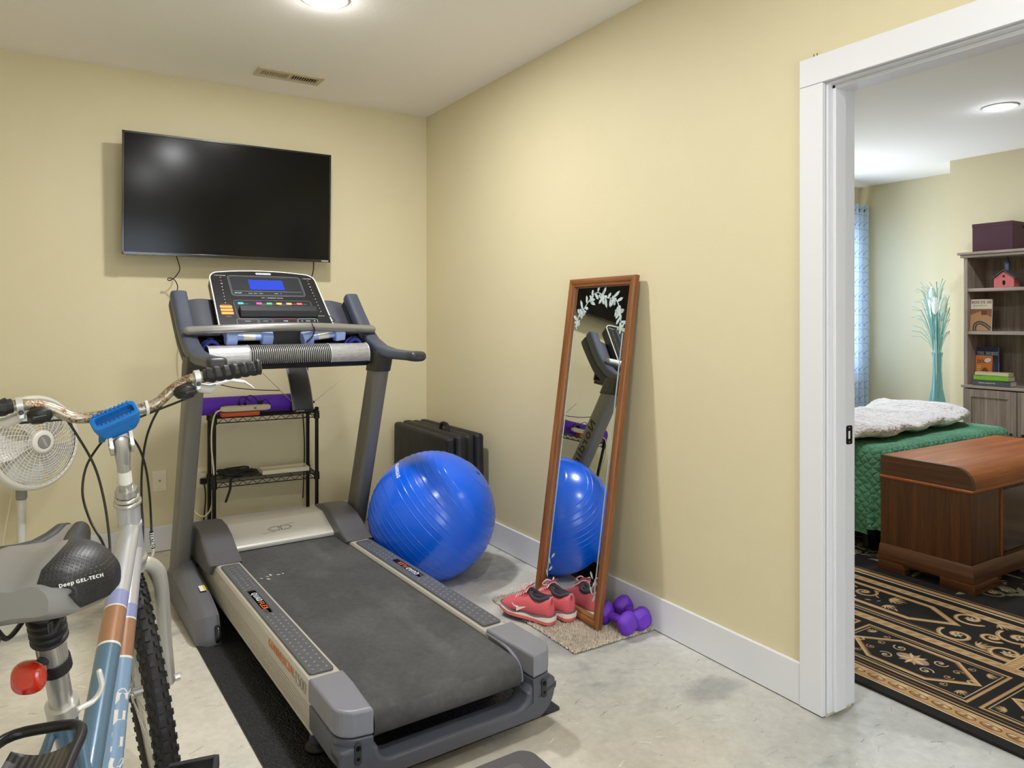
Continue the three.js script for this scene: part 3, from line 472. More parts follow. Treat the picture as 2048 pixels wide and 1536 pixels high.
// ---------- television ----------
{
  const TX0 = -1.8205, TX1 = -0.708, TY0 = 1.6275, TY1 = 2.2745, TZ = 0.155, W = TX1 - TX0, H = TY1 - TY0;
  const t = thing('television', 'large black flat television on the wall above the treadmill', 'television', [(TX0 + TX1) / 2, (TY0 + TY1) / 2, TZ]); t.rotation.x = 0.031;
  const gloss = phys(0x0b0b0c, 0.18, { clearcoat: 0.5, clearcoatRoughness: 0.1 });
  part('housing', [box(W - 0.004, H - 0.004, 0.022, 0, 0, -0.016, { r: 0.004 }), box(W * 0.62, H * 0.6, 0.04, 0, -0.02, -0.045, { r: 0.015 })], std(0x121213, 0.5), t);
  part('screen', box(W - 0.022, H - 0.026, 0.002, 0, 0.002, -0.0042), phys(0x040404, 0.15, { specularIntensity: 0.5 }), t);
  part('bezel', [box(W, 0.0105, 0.012, 0, H / 2 - 0.00525, -0.006, { r: 0.002 }), box(W, 0.0165, 0.012, 0, -H / 2 + 0.00825, -0.006, { r: 0.002 }), box(0.0105, H, 0.012, -W / 2 + 0.00525, 0, -0.006, { r: 0.002 }), box(0.0105, H, 0.012, W / 2 - 0.00525, 0, -0.006, { r: 0.002 })], gloss, t);
  part('logo', text('VIZIO', 0.0085, 0.0006, { wide: 1.35 }).translate(W / 2 - 0.034, -H / 2 + 0.008, 0.0002), std(0xd8dadc, 0.35), t, { label: 'small white maker lettering' });
  part('sensor', box(0.035, 0.008, 0.01, -W / 2 + 0.04, -H / 2 - 0.003, -0.008, { r: 0.002 }), gloss, t);
  part('wall_mount', [box(0.3, 0.24, 0.012, 0, 0, -TZ + 0.006), box(0.06, 0.1, TZ - 0.07, 0, 0, -TZ / 2 - 0.02), box(0.26, 0.22, 0.008, 0, 0, -0.068)], std(0x17171a, 0.6), t);
}
// cables hanging below the television
solo('television_cable', tube([[-1.556, 1.63, 0.12], [-1.54, 1.585, 0.1], [-1.535, 1.56, 0.09], [-1.56, 1.515, 0.08], [-1.59, 1.497, 0.08], [-1.596, 1.508, 0.085], [-1.58, 1.512, 0.09], [-1.56, 1.5, 0.09], [-1.545, 1.465, 0.085], [-1.548, 1.43, 0.08], [-1.515, 1.385, 0.08], [-1.5, 1.28, 0.07], [-1.52, 1.13, 0.07], [-1.49, 1.0, 0.09], [-1.4, 0.945, 0.12], [-1.28, 0.905, 0.16], [-1.15, 0.885, 0.18], [-1.02, 0.875, 0.19]], 0.0026, { n: 6, seg: 150 }), rubber, 'thin black cable looping from the television down to the wire rack', 'cable');
solo('power_cable', tube([[-0.8, 1.63, 0.115], [-0.797, 1.58, 0.1], [-0.803, 1.52, 0.07], [-0.806, 1.3, 0.04], [-0.81, 1.0, 0.03], [-0.84, 0.8, 0.03], [-0.83, 0.5, 0.03], [-0.84, 0.2, 0.03]], 0.0034, { n: 6, seg: 60 }), rubber, 'straight black cable dropping from the television behind the console', 'cable');

// ---------- wire rack ----------
const RACK_T = [-1.113, 0, 0.2], RW = 0.274, RD = 0.11, SHELF = [0.752, 0.405, 0.09];
const blackWire = std(0x1a1613, 0.42, { metalness: 0.4 });
{
  const t = thing('wire_rack', 'black wire shelf rack standing against the wall behind the treadmill', 'shelf rack', RACK_T, -0.06);
  for (const x of [-RW, RW]) for (const z of [-RD, RD]) { const p = part('post', [rod(V3(x, 0.012, z), V3(x, 0.775, z), 0.0105), lathe([[0, 0.785], [0.009, 0.784], [0.0115, 0.778], [0.0115, 0.77], [0, 0.77]], x, 0, z, { n: 14 }), lathe([[0, 0.0], [0.012, 0.0], [0.013, 0.008], [0.006, 0.014], [0, 0.014]], x, 0, z, { n: 14 })], blackWire, t); for (const y of SHELF) part('collar', rod(V3(x, y - 0.033, z), V3(x, y + 0.008, z), 0.0165, 0.0145, 14), blackWire, p); }
  for (const y of SHELF) {
    const g = [], w = (a, b, r) => g.push(rod(V3(...a), V3(...b), r, r, 6));
    for (const z of [-RD, RD]) { w([-RW, y, z], [RW, y, z], 0.003); w([-RW, y - 0.026, z], [RW, y - 0.026, z], 0.003); for (let k = 0; k < 20; k++) { const x0 = mix(-RW + 0.02, RW - 0.02, k / 20), x1 = mix(-RW + 0.02, RW - 0.02, (k + 1) / 20); w([x0, y - (k % 2 ? 0.001 : 0.026), z], [x1, y - (k % 2 ? 0.026 : 0.001), z], 0.0018); } }
    for (const x of [-RW, RW]) { w([x, y, -RD], [x, y, RD], 0.003); w([x, y - 0.026, -RD], [x, y - 0.026, RD], 0.003); for (let k = 0; k < 6; k++) { const z0 = mix(-RD, RD, k / 6), z1 = mix(-RD, RD, (k + 1) / 6); w([x, y - (k % 2 ? 0.001 : 0.026), z0], [x, y - (k % 2 ? 0.026 : 0.001), z1], 0.0018); } }
    for (let k = 1; k < 12; k++) { const z = mix(-RD, RD, k / 12); w([-RW, y + 0.002, z], [RW, y + 0.002, z], 0.0014); }
    for (const x of [-0.14, 0, 0.14]) w([x, y - 0.001, -RD], [x, y - 0.001, RD], 0.0024);
    part('shelf', g, blackWire, t);
  }
}
const TOPY = SHELF[0] + 0.0035, MIDY = SHELF[1] + 0.0035;
{ // rolled yoga mat
  const foam = (() => { const a = texture(64, 64, (i, x, y) => 128 + 90 * Math.sin(x / 64 * 6.283 * 4) * Math.sin(y / 64 * 6.283 * 4), [0.03, 0.03], false); return a; })();
  const mat = std(0x6a30d2, 0.62, { bumpMap: foam, bumpScale: 0.0012 }), R = 0.051, ring = (x, k) => { const r = []; for (let i = 0; i < 40; i++) { const a = i / 40 * Math.PI * 2, q = R * (1 - 0.09 * Math.exp(-((a - 2.1) ** 2) / 0.04)) + 0.001 * noise3(x * 14, a * 2, 3); r.push(V3(x, R * 0.96 + q * Math.sin(a) * 0.95, q * Math.cos(a) * 1.05)); } return r; };
  const t = thing('yoga_mat', 'rolled purple foam yoga mat lying across the top of the wire rack', 'yoga mat', [-1.16, TOPY, 0.165], -0.04);
  part('roll', loft(Array.from({ length: 25 }, (_, k) => ring(mix(-0.31, 0.3, k / 24))), { caps: false }), std(0x6a30d2, 0.62, { bumpMap: foam, bumpScale: 0.0012, side: THREE.DoubleSide }), t, { metres: 'x' });
  for (const x of [-0.31, 0.3]) { const p = []; for (let k = 0; k <= 90; k++) { const a = k / 90 * Math.PI * 2 * 5, r = mix(0.006, R - 0.003, k / 90); p.push([x * 0.997, R * 0.96 + r * Math.sin(a), r * Math.cos(a)]); } part('spiral_end', tube(p, 0.0042, { n: 6, seg: 160 }), mat, t); }
}
{ // power strip lying on an orange case
  const y0 = TOPY + 0.026;
  const o = thing('orange_case', 'flat orange case lying under the white power strip on the rack', 'case', [-1.258, TOPY, 0.285], -0.03);
  part('body', box(0.2, 0.024, 0.055, 0, 0.0125, 0, { r: 0.006, seg: 3 }), std(0xd4572a, 0.5), o); part('seam', box(0.201, 0.0015, 0.056, 0, 0.0125, 0), std(0xa33c18, 0.5), o);
  const p = thing('power_strip', 'long cream power strip with dark plugs resting on the orange case', 'power strip', [-1.228, y0, 0.285], -0.04);
  part('body', loft([-0.13, -0.124, -0.1, 0.1, 0.124, 0.13].map((x, k) => oval(V3(x, 0.016, 0), V3(0, 0, 1), V3(0, 1, 0), [0.012, 0.02, 0.026, 0.026, 0.02, 0.012][k], [0.008, 0.013, 0.016, 0.016, 0.013, 0.008][k], 5, 24))), std(0xdccfae, 0.45), p);
  for (let k = 0; k < 5; k++) part('socket', [box(0.003, 0.001, 0.008, -0.07 + k * 0.037, 0.0322, -0.006), box(0.003, 0.001, 0.008, -0.06 + k * 0.037, 0.0322, -0.006)], std(0x3b352a, 0.6), p);
  part('switch', box(0.014, 0.005, 0.008, 0.045, 0.017, 0.0262, { r: 0.001 }), std(0x1b1815, 0.4), p);
  const q = solo('plug', [box(0.026, 0.02, 0.02, 0, 0.01, 0, { r: 0.004 }), tube([[0.01, 0.015, 0], [0.03, 0.024, 0.002], [0.044, 0.012, 0.004], [0.05, -0.006, 0.012]], 0.0024, { n: 6 })], rubber, 'chunky black plug on the far end of the power strip', 'plug', { at: [-1.15, y0 + 0.0322, 0.28] });
  solo('plug', [box(0.014, 0.018, 0.014, 0, 0.009, 0, { r: 0.003 }), tube([[0, 0.017, 0], [0.004, 0.036, -0.002], [0.026, 0.045, -0.008], [0.05, 0.028, -0.016], [0.07, 0.012, -0.02]], 0.0022, { n: 6 })], rubber, 'slim black plug with its lead arching up from the power strip', 'plug', { at: [-1.262, y0 + 0.0322, 0.28] });
  solo('plug', [box(0.014, 0.016, 0.014, 0, 0.008, 0, { r: 0.003 }), tube([[0, 0.015, 0], [0.008, 0.04, -0.004], [0.03, 0.052, -0.012], [0.055, 0.036, -0.02], [0.075, 0.012, -0.026]], 0.0022, { n: 6 })], rubber, 'small black plug beside the arching lead on the power strip', 'plug', { at: [-1.232, y0 + 0.0322, 0.288] });
  const y = y0 + 0.014;
  solo('extension_lead', tube([[-1.356, y, 0.29], [-1.385, y - 0.012, 0.3], [-1.405, y - 0.08, 0.31], [-1.408, y - 0.2, 0.31], [-1.395, y - 0.34, 0.3], [-1.395, y - 0.47, 0.27], [-1.4, y - 0.55, 0.22], [-1.425, y - 0.595, 0.16], [-1.46, y - 0.575, 0.1], [-1.466, y - 0.5, 0.06], [-1.44, y - 0.42, 0.04], [-1.412, 0.4, 0.03]], 0.0045, { n: 8, seg: 110 }), std(0xe6ddbf, 0.45), 'cream power lead hanging in a loop from power strip to the wall outlet', 'cord');
  const pl = thing('outlet_plug', 'black plug and cream plug pushed into the outlet behind the rack', 'plug', [-1.405, 0.385, 0.0095]);
  part('plug_body', box(0.03, 0.026, 0.03, 0, 0.02, 0.015, { r: 0.005 }), std(0xe6ddbf, 0.45), pl); part('plug_body', box(0.034, 0.03, 0.032, 0.002, -0.019, 0.016, { r: 0.006 }), rubber, pl); part('cord', tube([[0.004, -0.03, 0.03], [0.01, -0.1, 0.034], [0.0, -0.25, 0.03], [-0.006, -0.372, 0.03]], 0.004, { n: 6 }), rubber, pl);
}
{ // indoor aerial
  const t = thing('television_aerial', 'curved black indoor aerial with two thin rods on top of the rack', 'aerial', [-0.905, TOPY, 0.25], -0.03);
  part('foot', box(0.13, 0.012, 0.09, 0, 0.006, 0, { r: 0.004 }), std(0x1a1b1d, 0.35), t);
  const q = Array.from({ length: 13 }, (_, k) => { const v = k / 12; return [0.012 + v * 0.24, 0.03 - 0.075 * v * v - 0.01 * v]; });
  part('panel', loft(q.map(([y, z]) => oval(V3(-0.004 - 0.02 * y / 0.25, y, z), V3(1, 0, 0), V3(0, 0.2, 1).normalize(), 0.058, 0.007, 6, 20))), std(0x2b2d31, 0.32), t);
  for (const s of [-1, 1]) part('panel_edge', tube(q.map(([y, z]) => [-0.004 - 0.02 * y / 0.25 + s * 0.058, y, z + 0.004]), 0.0025, { n: 6, seg: 24 }), std(0x8c8d8f, 0.3, { metalness: 0.5 }), t);
  part('lettering', text('ANTENNA', 0.007, 0.0006).translate(-0.025, 0.007, 0.0455), std(0xcfd0d2, 0.5), t);
  const m = std(0x9b9484, 0.3, { metalness: 0.8 });
  part('rod', rod(V3(-0.055, 0.05, 0.01), V3(-0.22, 0.225, -0.01), 0.0022, 0.0014, 8), m, t); part('rod', rod(V3(0.07, 0.055, 0.01), V3(0.34, 0.26, -0.01), 0.0022, 0.0014, 8), m, t);
  for (const s of [-1, 1]) part('rod_joint', ball(s * 0.06, 0.05, 0.01, 0.008), std(0x1a1b1d, 0.4), t);
}
{ // lower shelf: strap bundle and a flat white tray
  const r = rng(61), g = [], t = thing('strap_bundle', 'tangled bundle of black straps on the lower shelf of the rack', 'straps', [-1.25, MIDY, 0.21]);
  for (let k = 0; k < 5; k++) { const p = []; for (let j = 0; j < 9; j++) p.push([(r() - 0.5) * 0.23 * (j % 2 ? 1 : 0.75), 0.012 + r() * 0.034, (r() - 0.5) * 0.1]); part('strap', tube(p, 0.0085, { n: 8, seg: 60 }), std(0x191b20, 0.75), t); }
  part('strap_tail', tube([[-0.05, 0.02, 0.1], [-0.065, 0.012, 0.118], [-0.068, -0.03, 0.124], [-0.09, -0.1, 0.122]], 0.007, { n: 8 }), std(0x15161a, 0.75), t); part('buckle', box(0.04, 0.014, 0.03, 0.02, 0.045, 0.02, { r: 0.004, ry: 0.5 }), std(0x26282d, 0.35), t);
  const w = thing('white_tray', 'flat white plastic tray on the lower shelf of the rack beside the black straps', 'tray', [-0.995, MIDY, 0.19], -0.05);
  part('base', box(0.26, 0.006, 0.12, 0, 0.003, 0, { r: 0.002 }), std(0xd8cdb2, 0.5), w); part('lip', [box(0.26, 0.022, 0.005, 0, 0.013, 0.058, { r: 0.002 }), box(0.26, 0.022, 0.005, 0, 0.013, -0.058, { r: 0.002 }), box(0.005, 0.022, 0.12, -0.128, 0.013, 0, { r: 0.002 }), box(0.005, 0.022, 0.12, 0.128, 0.013, 0, { r: 0.002 })], std(0xdfd5bd, 0.5), w);
}

// ---------- exercise ball ----------
{
  const R = 0.315, c = V3(-0.527, R, 1.18), t = thing('exercise_ball', 'big shiny blue ridged exercise ball beside the treadmill', 'exercise ball', c.toArray());
  const pr = [], lines = []; for (let k = -9; k <= 9; k++) if (Math.abs(k) > 0) lines.push(k * 0.098);
  const N = 720; for (let i = 0; i <= N; i++) { const a = -Math.PI / 2 + i / N * Math.PI; let d = 0; for (const l of lines) { const q = (a - l) / 0.0055; d += 0.0016 * Math.exp(-q * q) * (Math.abs(l) > 0.9 ? 0.4 : 1); } for (const l of [-1.3, 1.3]) d += 0.002 * Math.exp(-(((a - l) / 0.02) ** 2)); const r = R - 0.0022 + d; pr.push([r * Math.cos(a), r * Math.sin(a)]); }
  const axis = RGT.clone().multiplyScalar(0.73).add(V3(0, 0.68, 0)).addScaledVector(FWD, -0.06).normalize();
  const skin = phys(0x045fe6, 0.25, { clearcoat: 0.25, clearcoatRoughness: 0.18 });
  part('skin', lathe(pr, 0, 0, 0, { n: 128, to: axis }), skin, t);
  const g = text('DYNAPRO', 0.0185, 0.001, { wide: 1.2 }); g.computeBoundingBox(); g.translate(-g.boundingBox.min.x, 0, 0); const P = g.attributes.position;   // wrapped on the skin, reading up the ball
  const d = sight(797, 954).normalize(), oc = CAM.clone().sub(c), bq = oc.dot(d), hit = CAM.clone().addScaledVector(d, -bq - Math.sqrt(bq * bq - oc.lengthSq() + R * R)), o = hit.sub(c).normalize(), ax = axis.clone().negate();
  for (let i = 0; i < P.count; i++) { const v = o.clone().applyAxisAngle(ax, P.getX(i) / R), up = ax.clone().sub(v.clone().multiplyScalar(ax.dot(v))).normalize(), y = P.getY(i) / R, w = v.multiplyScalar(Math.cos(y)).addScaledVector(up, Math.sin(y)).normalize().multiplyScalar(R - 0.0018 + P.getZ(i)); P.setXYZ(i, w.x, w.y, w.z); }
  g.computeVertexNormals(); part('lettering', g, std(0xe8edf6, 0.5), t, { label: 'white brand lettering' });
  part('plug', lathe([[0, 0], [0.012, 0], [0.011, 0.004], [0, 0.005]], 0, 0, 0, { n: 16, to: axis }).translate(axis.x * (R - 0.002), axis.y * (R - 0.002), axis.z * (R - 0.002)), skin, t);
}

// ---------- folded black mat in the corner ----------
{
  const t = thing('folding_mat', 'folded black cloth exercise mat with a handle standing in the room corner', 'exercise mat', [-0.15, 0, 0.47]);
  const wr = fbmTexture(), cloth = std(0x17171a, 0.55, { bumpMap: wr, bumpScale: 0.01 });
  const L = [[-0.098, 0.052], [-0.037, 0.058], [0.022, 0.052], [0.077, 0.05]];
  L.forEach(([x, w], k) => {
    const g = weld(new RoundedBoxGeometry(w + 0.006, 0.625 + (k % 2 ? 0.006 : 0), 0.76 + (k % 2) * 0.012, 10, 0.022).translate(x, 0.318, (k % 2) * 0.008), 1.2);
    wobble(g, 0.007, 6, k * 9); wobble(g, 0.0025, 15, k * 5 + 2); const P = g.attributes.position; let lo = 9; for (let i = 0; i < P.count; i++) lo = Math.min(lo, P.getY(i)); g.translate(0, -lo, 0);
    part('panel', weld(g, 1.2), cloth, t, { metres: 'z' });
  });
  part('handle', tube([[-0.01, 0.63, 0.06], [-0.01, 0.66, 0.075], [-0.008, 0.668, 0.11], [-0.008, 0.66, 0.145], [-0.01, 0.63, 0.16]], 0.011, { n: 8 }), std(0x131315, 0.7), t);
}
function fbmTexture() { const a = fbm(512, 512, 5, 4, 4, 701, 0.5); return texture(512, 512, i => 255 * a[i], [0.8, 0.8], false); }

// ---------- leaning mirror ----------
const MIRROR = { bl: V3(-0.218, 0.018, 1.645), br: V3(-0.236, 0.018, 2.132), tl: onX(1158, 560, -0.03), tr: onX(1296, 551, -0.03) };
{
  const W = 0.486, H = 1.47, X = MIRROR.br.clone().sub(MIRROR.bl).normalize(), base = MIRROR.bl.clone().add(MIRROR.br).multiplyScalar(0.5), top = MIRROR.tl.clone().add(MIRROR.tr).multiplyScalar(0.5);
  let Y = top.clone().sub(base).normalize(); const Z = X.clone().cross(Y).normalize(); Y = Z.clone().cross(X).normalize();
  const t = thing('standing_mirror', 'tall wood-framed mirror with etched flowers leaning on the wall', 'mirror');
  t.matrix.makeBasis(X, Y, Z).setPosition(base); t.matrix.decompose(t.position, t.quaternion, t.scale);
  const oak = std(0xffffff, 0.38, { map: grainTex(0x6a3f1e, 0x9c6233, 811, [0.7, 0.14], 20) }), FW = 0.042;
  const prof = [[0, -0.012], [0, 0.008], [0.003, 0.013], [0.012, 0.016], [0.022, 0.0145], [0.03, 0.009], [0.036, 0.0085], [0.04, 0.004], [0.042, -0.001], [0.042, -0.012]];   // across the moulding, from the outside in
  const rail = (a, b, inA, inB, along) => { const ring = (p, q) => prof.map(([d, z]) => V3(p.x + q.x * d, p.y + q.y * d, z)); return part('frame_rail', loft([ring(a, inA), ring(b, inB)], { crease: 0.3 }), new THREE.MeshStandardMaterial({ ...{}, color: 0xffffff, roughness: 0.38, map: oak.map, side: THREE.DoubleSide }), t, { metres: along }); };
  const c = [V3(-W / 2, 0, 0), V3(W / 2, 0, 0), V3(W / 2, H, 0), V3(-W / 2, H, 0)], d = [V3(1, 1, 0), V3(-1, 1, 0), V3(-1, -1, 0), V3(1, -1, 0)];
  for (let k = 0; k < 4; k++) rail(c[k], c[(k + 1) % 4], d[k], d[(k + 1) % 4], k % 2 ? 'y' : 'x');
  part('backing', box(W - 0.02, H - 0.02, 0.004, 0, H / 2, -0.0135), std(0x8b6c48, 0.8), t);
  const gl = part('mirror_glass', box(W - 2 * FW + 0.006, H - 2 * FW + 0.006, 0.003, 0, H / 2, -0.0065), std(0xe9eeee, 0.0, { metalness: 1 }), t);
  const GW = W / 2 - FW, GH = H - FW, frost = std(0xb9c6c4, 0.75), zf = -0.0046;
  part('etched_line', [-1, 1].map(s => box(0.007, GH - FW - 0.27, 0.0006, s * (GW - 0.022), (GH + FW) / 2 - 0.07, zf)), std(0xa9b6b4, 0.55), gl);
  // etched spray of leaves over the top, and a small one at the foot
  const leaf = (x, y, a, L, w) => { const p = []; for (let k = 0; k <= 10; k++) { const q = k / 10; p.push([q * L, w * Math.sin(q * Math.PI) * (1 + 0.15 * Math.sin(q * 9))]); } for (let k = 10; k >= 0; k--) { const q = k / 10; p.push([q * L, -w * Math.sin(q * Math.PI) * (1 + 0.15 * Math.sin(q * 9 + 1))]); } return new THREE.ShapeGeometry(shapeOf(p)).rotateZ(a).translate(x, y, zf + 0.0007); };
  const flower = (x, y, r) => { const g = []; for (let k = 0; k < 5; k++) g.push(leaf(x, y, k * 1.257 + x * 20, r * 0.8, r * 0.2)); g.push(new THREE.CircleGeometry(r * 0.3, 10).translate(x, y, zf + 0.001)); return g; };
  const arch = u => { const a = Math.PI * (1 - u); return [GW * 0.83 * Math.cos(a), H - 0.235 + 0.16 * Math.sin(a) + 0.012 * Math.sin(u * 19)]; };
  const vine = []; for (let k = 0; k <= 30; k++) { const [x, y] = arch(k / 30); vine.push([x, y, zf]); }
  part('etched_spray', [tube(vine, 0.0022, { n: 5, seg: 90 }).map(g => g.scale(1, 1, 1)), ...Array.from({ length: 26 }, (_, k) => { const [x, y] = arch((k + 0.5) / 26); return leaf(x, y, (k % 2 ? 1 : -1) * 1.1 + Math.PI / 2 - k * 0.12, 0.03 + 0.012 * ((k * 7) % 3), 0.008); }), ...[[0.06, 0.03], [0.2, 0.036], [0.36, 0.032], [0.52, 0.044], [0.68, 0.032], [0.82, 0.042], [0.94, 0.034]].map(([u, r]) => { const [x, y] = arch(u); return flower(x, y - 0.012, r); })], frost, gl, { kind: 'stuff' });
  part('etched_spray', [-1, 1].map(s => [0, 1, 2, 3].map(k => leaf(s * (GW - 0.03 - 0.004 * k), 0.09 + k * 0.03, 1.57 + s * (k % 2 ? 0.7 : -0.5), 0.036, 0.006))), frost, gl, { kind: 'stuff' });
}

// ---------- shag rug, shoes, weights ----------
const RUG = { x0: -0.42, x1: -0.024, z0: 1.6, z1: 2.21, y: 0.018 };
{
  const t = thing('shag_rug', 'small beige shag rug under the leaning mirror', 'rug', [(RUG.x0 + RUG.x1) / 2, 0, (RUG.z0 + RUG.z1) / 2]);
  const w = RUG.x1 - RUG.x0, d = RUG.z1 - RUG.z0, r = rng(88);
  part('backing', box(w, 0.008, d, 0, 0.0045, 0, { r: 0.003 }), std(0xc4b198, 0.95), t);
  const tuft = new THREE.ConeGeometry(0.0036, 0.017, 4, 1).translate(0, 0.0085, 0), n = 22000, im = new THREE.InstancedMesh(clean(tuft), std(0xffffff, 0.95), n), m = new THREE.Matrix4(), q = new THREE.Quaternion(), e = new THREE.Euler(), col = new THREE.Color();
  for (let k = 0; k < n; k++) { e.set((r() - 0.5) * 1.3, r() * 6, (r() - 0.5) * 1.3); q.setFromEuler(e); const s = 0.7 + r() * 0.5, x = (r() - 0.5) * (w + 0.012), z = (r() - 0.5) * (d + 0.014); im.setMatrixAt(k, m.compose(V3(x, 0.004 + r() * 0.002, z), q, V3(1, s, 1))); const v = r() < 0.12 ? 0.45 + r() * 0.2 : 0.75 + r() * 0.35; col.setRGB(0.74 * v, 0.64 * v, 0.53 * v); im.setColorAt(k, col); }
  im.name = 'pile'; im.userData.kind = 'stuff'; t.add(im);
}
function makeShoe(name, label, group) {   // toe towards -z, inner side +x; length 0.265
  const t = thing(name, label, 'shoe', [0, 0, 0], 0, group), L = 0.265;
  const st = [[0.0, 0.012, 0.016, 0.03], [0.04, 0.033, 0.018, 0.05], [0.12, 0.043, 0.018, 0.064], [0.26, 0.049, 0.016, 0.078], [0.42, 0.047, 0.015, 0.1], [0.56, 0.041, 0.017, 0.112], [0.7, 0.037, 0.02, 0.1], [0.82, 0.036, 0.022, 0.102], [0.93, 0.034, 0.024, 0.116], [0.985, 0.026, 0.026, 0.118], [1.0, 0.014, 0.03, 0.112]];
  const X = V3(1, 0, 0), Y = V3(0, 1, 0), zOf = u => -L / 2 + u * L, bend = u => 0.006 * Math.sin(u * Math.PI);
  const knit = texture(64, 64, (i, x, y) => { const a = Math.sin(x / 64 * 6.283 * 6 + (y >> 3 & 1) * 1.57) * Math.sin(y / 64 * 6.283 * 8); return a > 0.1 ? [178, 52, 70] : [240, 118, 124]; }, [0.05, 0.05]);
  const rings = []; for (const [u, w, y0, y1] of st) { const c = V3(bend(u), y0, zOf(u)), r = []; for (let i = 0; i < 24; i++) { const a = i / 24 * Math.PI * 2, C = Math.cos(a), S = Math.sin(a), top = S > 0, h = (y1 - y0) * 0.5, taper = top ? 1 - 0.42 * S * S * (u > 0.38 ? 1 : 0.7) : 1; r.push(V3(c.x + w * Math.sign(C) * Math.abs(C) ** 0.75 * taper, y0 + h + h * Math.sign(S) * Math.abs(S) ** 0.8, c.z)); } rings.push(r); }
  part('upper', loft(rings.reverse()), std(0xffffff, 0.75, { map: knit }), t, { metres: 'z' });
  const sole = (y0, y1, k, col, wavy, nm, rough = 0.6) => { const p = []; const N = 34; const w = u => { for (let i = 1; i < st.length; i++) if (u <= st[i][0]) return mix(st[i - 1][1], st[i][1], (u - st[i - 1][0]) / (st[i][0] - st[i - 1][0])); return 0.014; }; for (let i = 0; i <= N; i++) { const u = i / N; p.push([bend(u) + w(u) * k, zOf(u) * k]); } for (let i = N; i >= 0; i--) { const u = i / N; p.push([bend(u) - w(u) * k, zOf(u) * k]); } const ring = y => p.map(([x, z]) => { const u = (z / k + L / 2) / L, toe = 0.012 * smooth(0.3, 0, u), up = wavy ? 0.004 * Math.sin(u * 15) + 0.008 * smooth(0.45, 1, u) : 0; return V3(x, y + toe + (y === y1 ? up : y > y0 ? up / 2 : 0), z); }); return part(nm, loft([ring(y1), ring((y0 + y1) / 2), ring(y0)], { crease: 0.9 }), std(col, rough, { side: THREE.DoubleSide }), t); };
  sole(0, 0.007, 1.0, 0x2a2528, false, 'outsole', 0.8); const ms = sole(0.006, 0.021, 1.06, 0xe8686a, true, 'midsole'); sole(0.019, 0.0255, 1.075, 0xeee4da, true, 'midsole_band'); sole(0.0245, 0.029, 1.055, 0x6e6468, true, 'wave_plate');
  // collar: dark padded opening with a hollow inside
  const ring2 = [], hol = []; for (let i = 0; i < 26; i++) { const a = i / 26 * Math.PI * 2, C = Math.cos(a), S = Math.sin(a), z = zOf(0.755) + 0.056 * S, u = (z + L / 2) / L; ring2.push(V3(bend(u) + 0.026 * C, 0.104 + 0.01 * smooth(0.2, 1, S) + 0.014 * smooth(-0.3, -1, S) - 0.006 * Math.abs(C), z)); }
  const lining = std(0x3a3a46, 0.85);
  part('collar', tube(ring2, 0.0085, { closed: true, n: 8, seg: 60 }), lining, t);
  part('lining', loft([ring2.map(p => p.clone().add(V3(0, 0.004, 0))), ring2.map(p => V3(p.x * 0.82, 0.06, p.z)), ring2.map(p => V3(p.x * 0.5, 0.045, mix(zOf(0.755), p.z, 0.6)))], { caps: false }), std(0x24232b, 0.9, { side: THREE.DoubleSide }), t);
  part('insole', new THREE.CircleGeometry(0.03, 18).scale(0.75, 1.6, 1).rotateX(-Math.PI / 2).translate(0.003, 0.1085, zOf(0.75)), std(0x2a2026, 0.9), t);
  part('tongue', loft([[0.36, 0.1, 0.02], [0.5, 0.122, 0.024], [0.585, 0.142, 0.024], [0.605, 0.146, 0.018]].map(([u, y, w]) => oval(V3(0.004, y, zOf(u)), X, V3(0, 0.7, 0.7), w, 0.006, 3, 16))), std(0xdd7c88, 0.8), t);
  const lace = std(0xf0b6b8, 0.75); for (let k = 0; k < 5; k++) { const u = 0.34 + k * 0.052, y = 0.094 + k * 0.0085; part('lace', tube([[-0.026, y - 0.013, zOf(u)], [-0.012, y + 0.002, zOf(u + 0.014)], [0.004, y + 0.005, zOf(u + 0.02)], [0.02, y + 0.001, zOf(u + 0.02)], [0.032, y - 0.014, zOf(u + 0.01)]], 0.0032, { n: 6, seg: 20 }), lace, t); }
  part('lace', [-1, 1].map(s => tube([[0.004, 0.135, zOf(0.56)], [0.02 * s, 0.146, zOf(0.52)], [0.034 * s, 0.128, zOf(0.47)], [0.022 * s, 0.122, zOf(0.5)], [0.004, 0.134, zOf(0.55)]], 0.003, { n: 6, seg: 30 })), lace, t);
  // pale streak mark on both sides
  for (const s of [-1, 1]) { const p = [[0.3, 0.058], [0.38, 0.072], [0.44, 0.05], [0.6, 0.06], [0.45, 0.038], [0.4, 0.03], [0.4, 0.046], [0.35, 0.05]]; const side = u => { for (let i = 1; i < st.length; i++) if (u <= st[i][0]) return mix(st[i - 1][1], st[i][1], (u - st[i - 1][0]) / (st[i][0] - st[i - 1][0])); return 0.03; }; const g = extrude(p.map(([u, y]) => [s * zOf(u), y]), 0.002), P = g.attributes.position; for (let i = 0; i < P.count; i++) { const z = P.getX(i) * s, y = P.getY(i), u = (z + L / 2) / L, w = side(u) * (1.012 - 0.25 * smooth(0.045, 0.09, y)); P.setXYZ(i, bend(u) + s * (w + P.getZ(i) - 0.001), y, z); } g.computeVertexNormals(); part('side_mark', g, std(0xe9d9cd, 0.5, { side: THREE.DoubleSide }), t, { label: 'cream side mark' }); }
  part('heel_tab', box(0.02, 0.034, 0.006, 0, 0.1, L / 2 - 0.003, { r: 0.003 }), std(0xe58990, 0.6), t);
  return t;
}
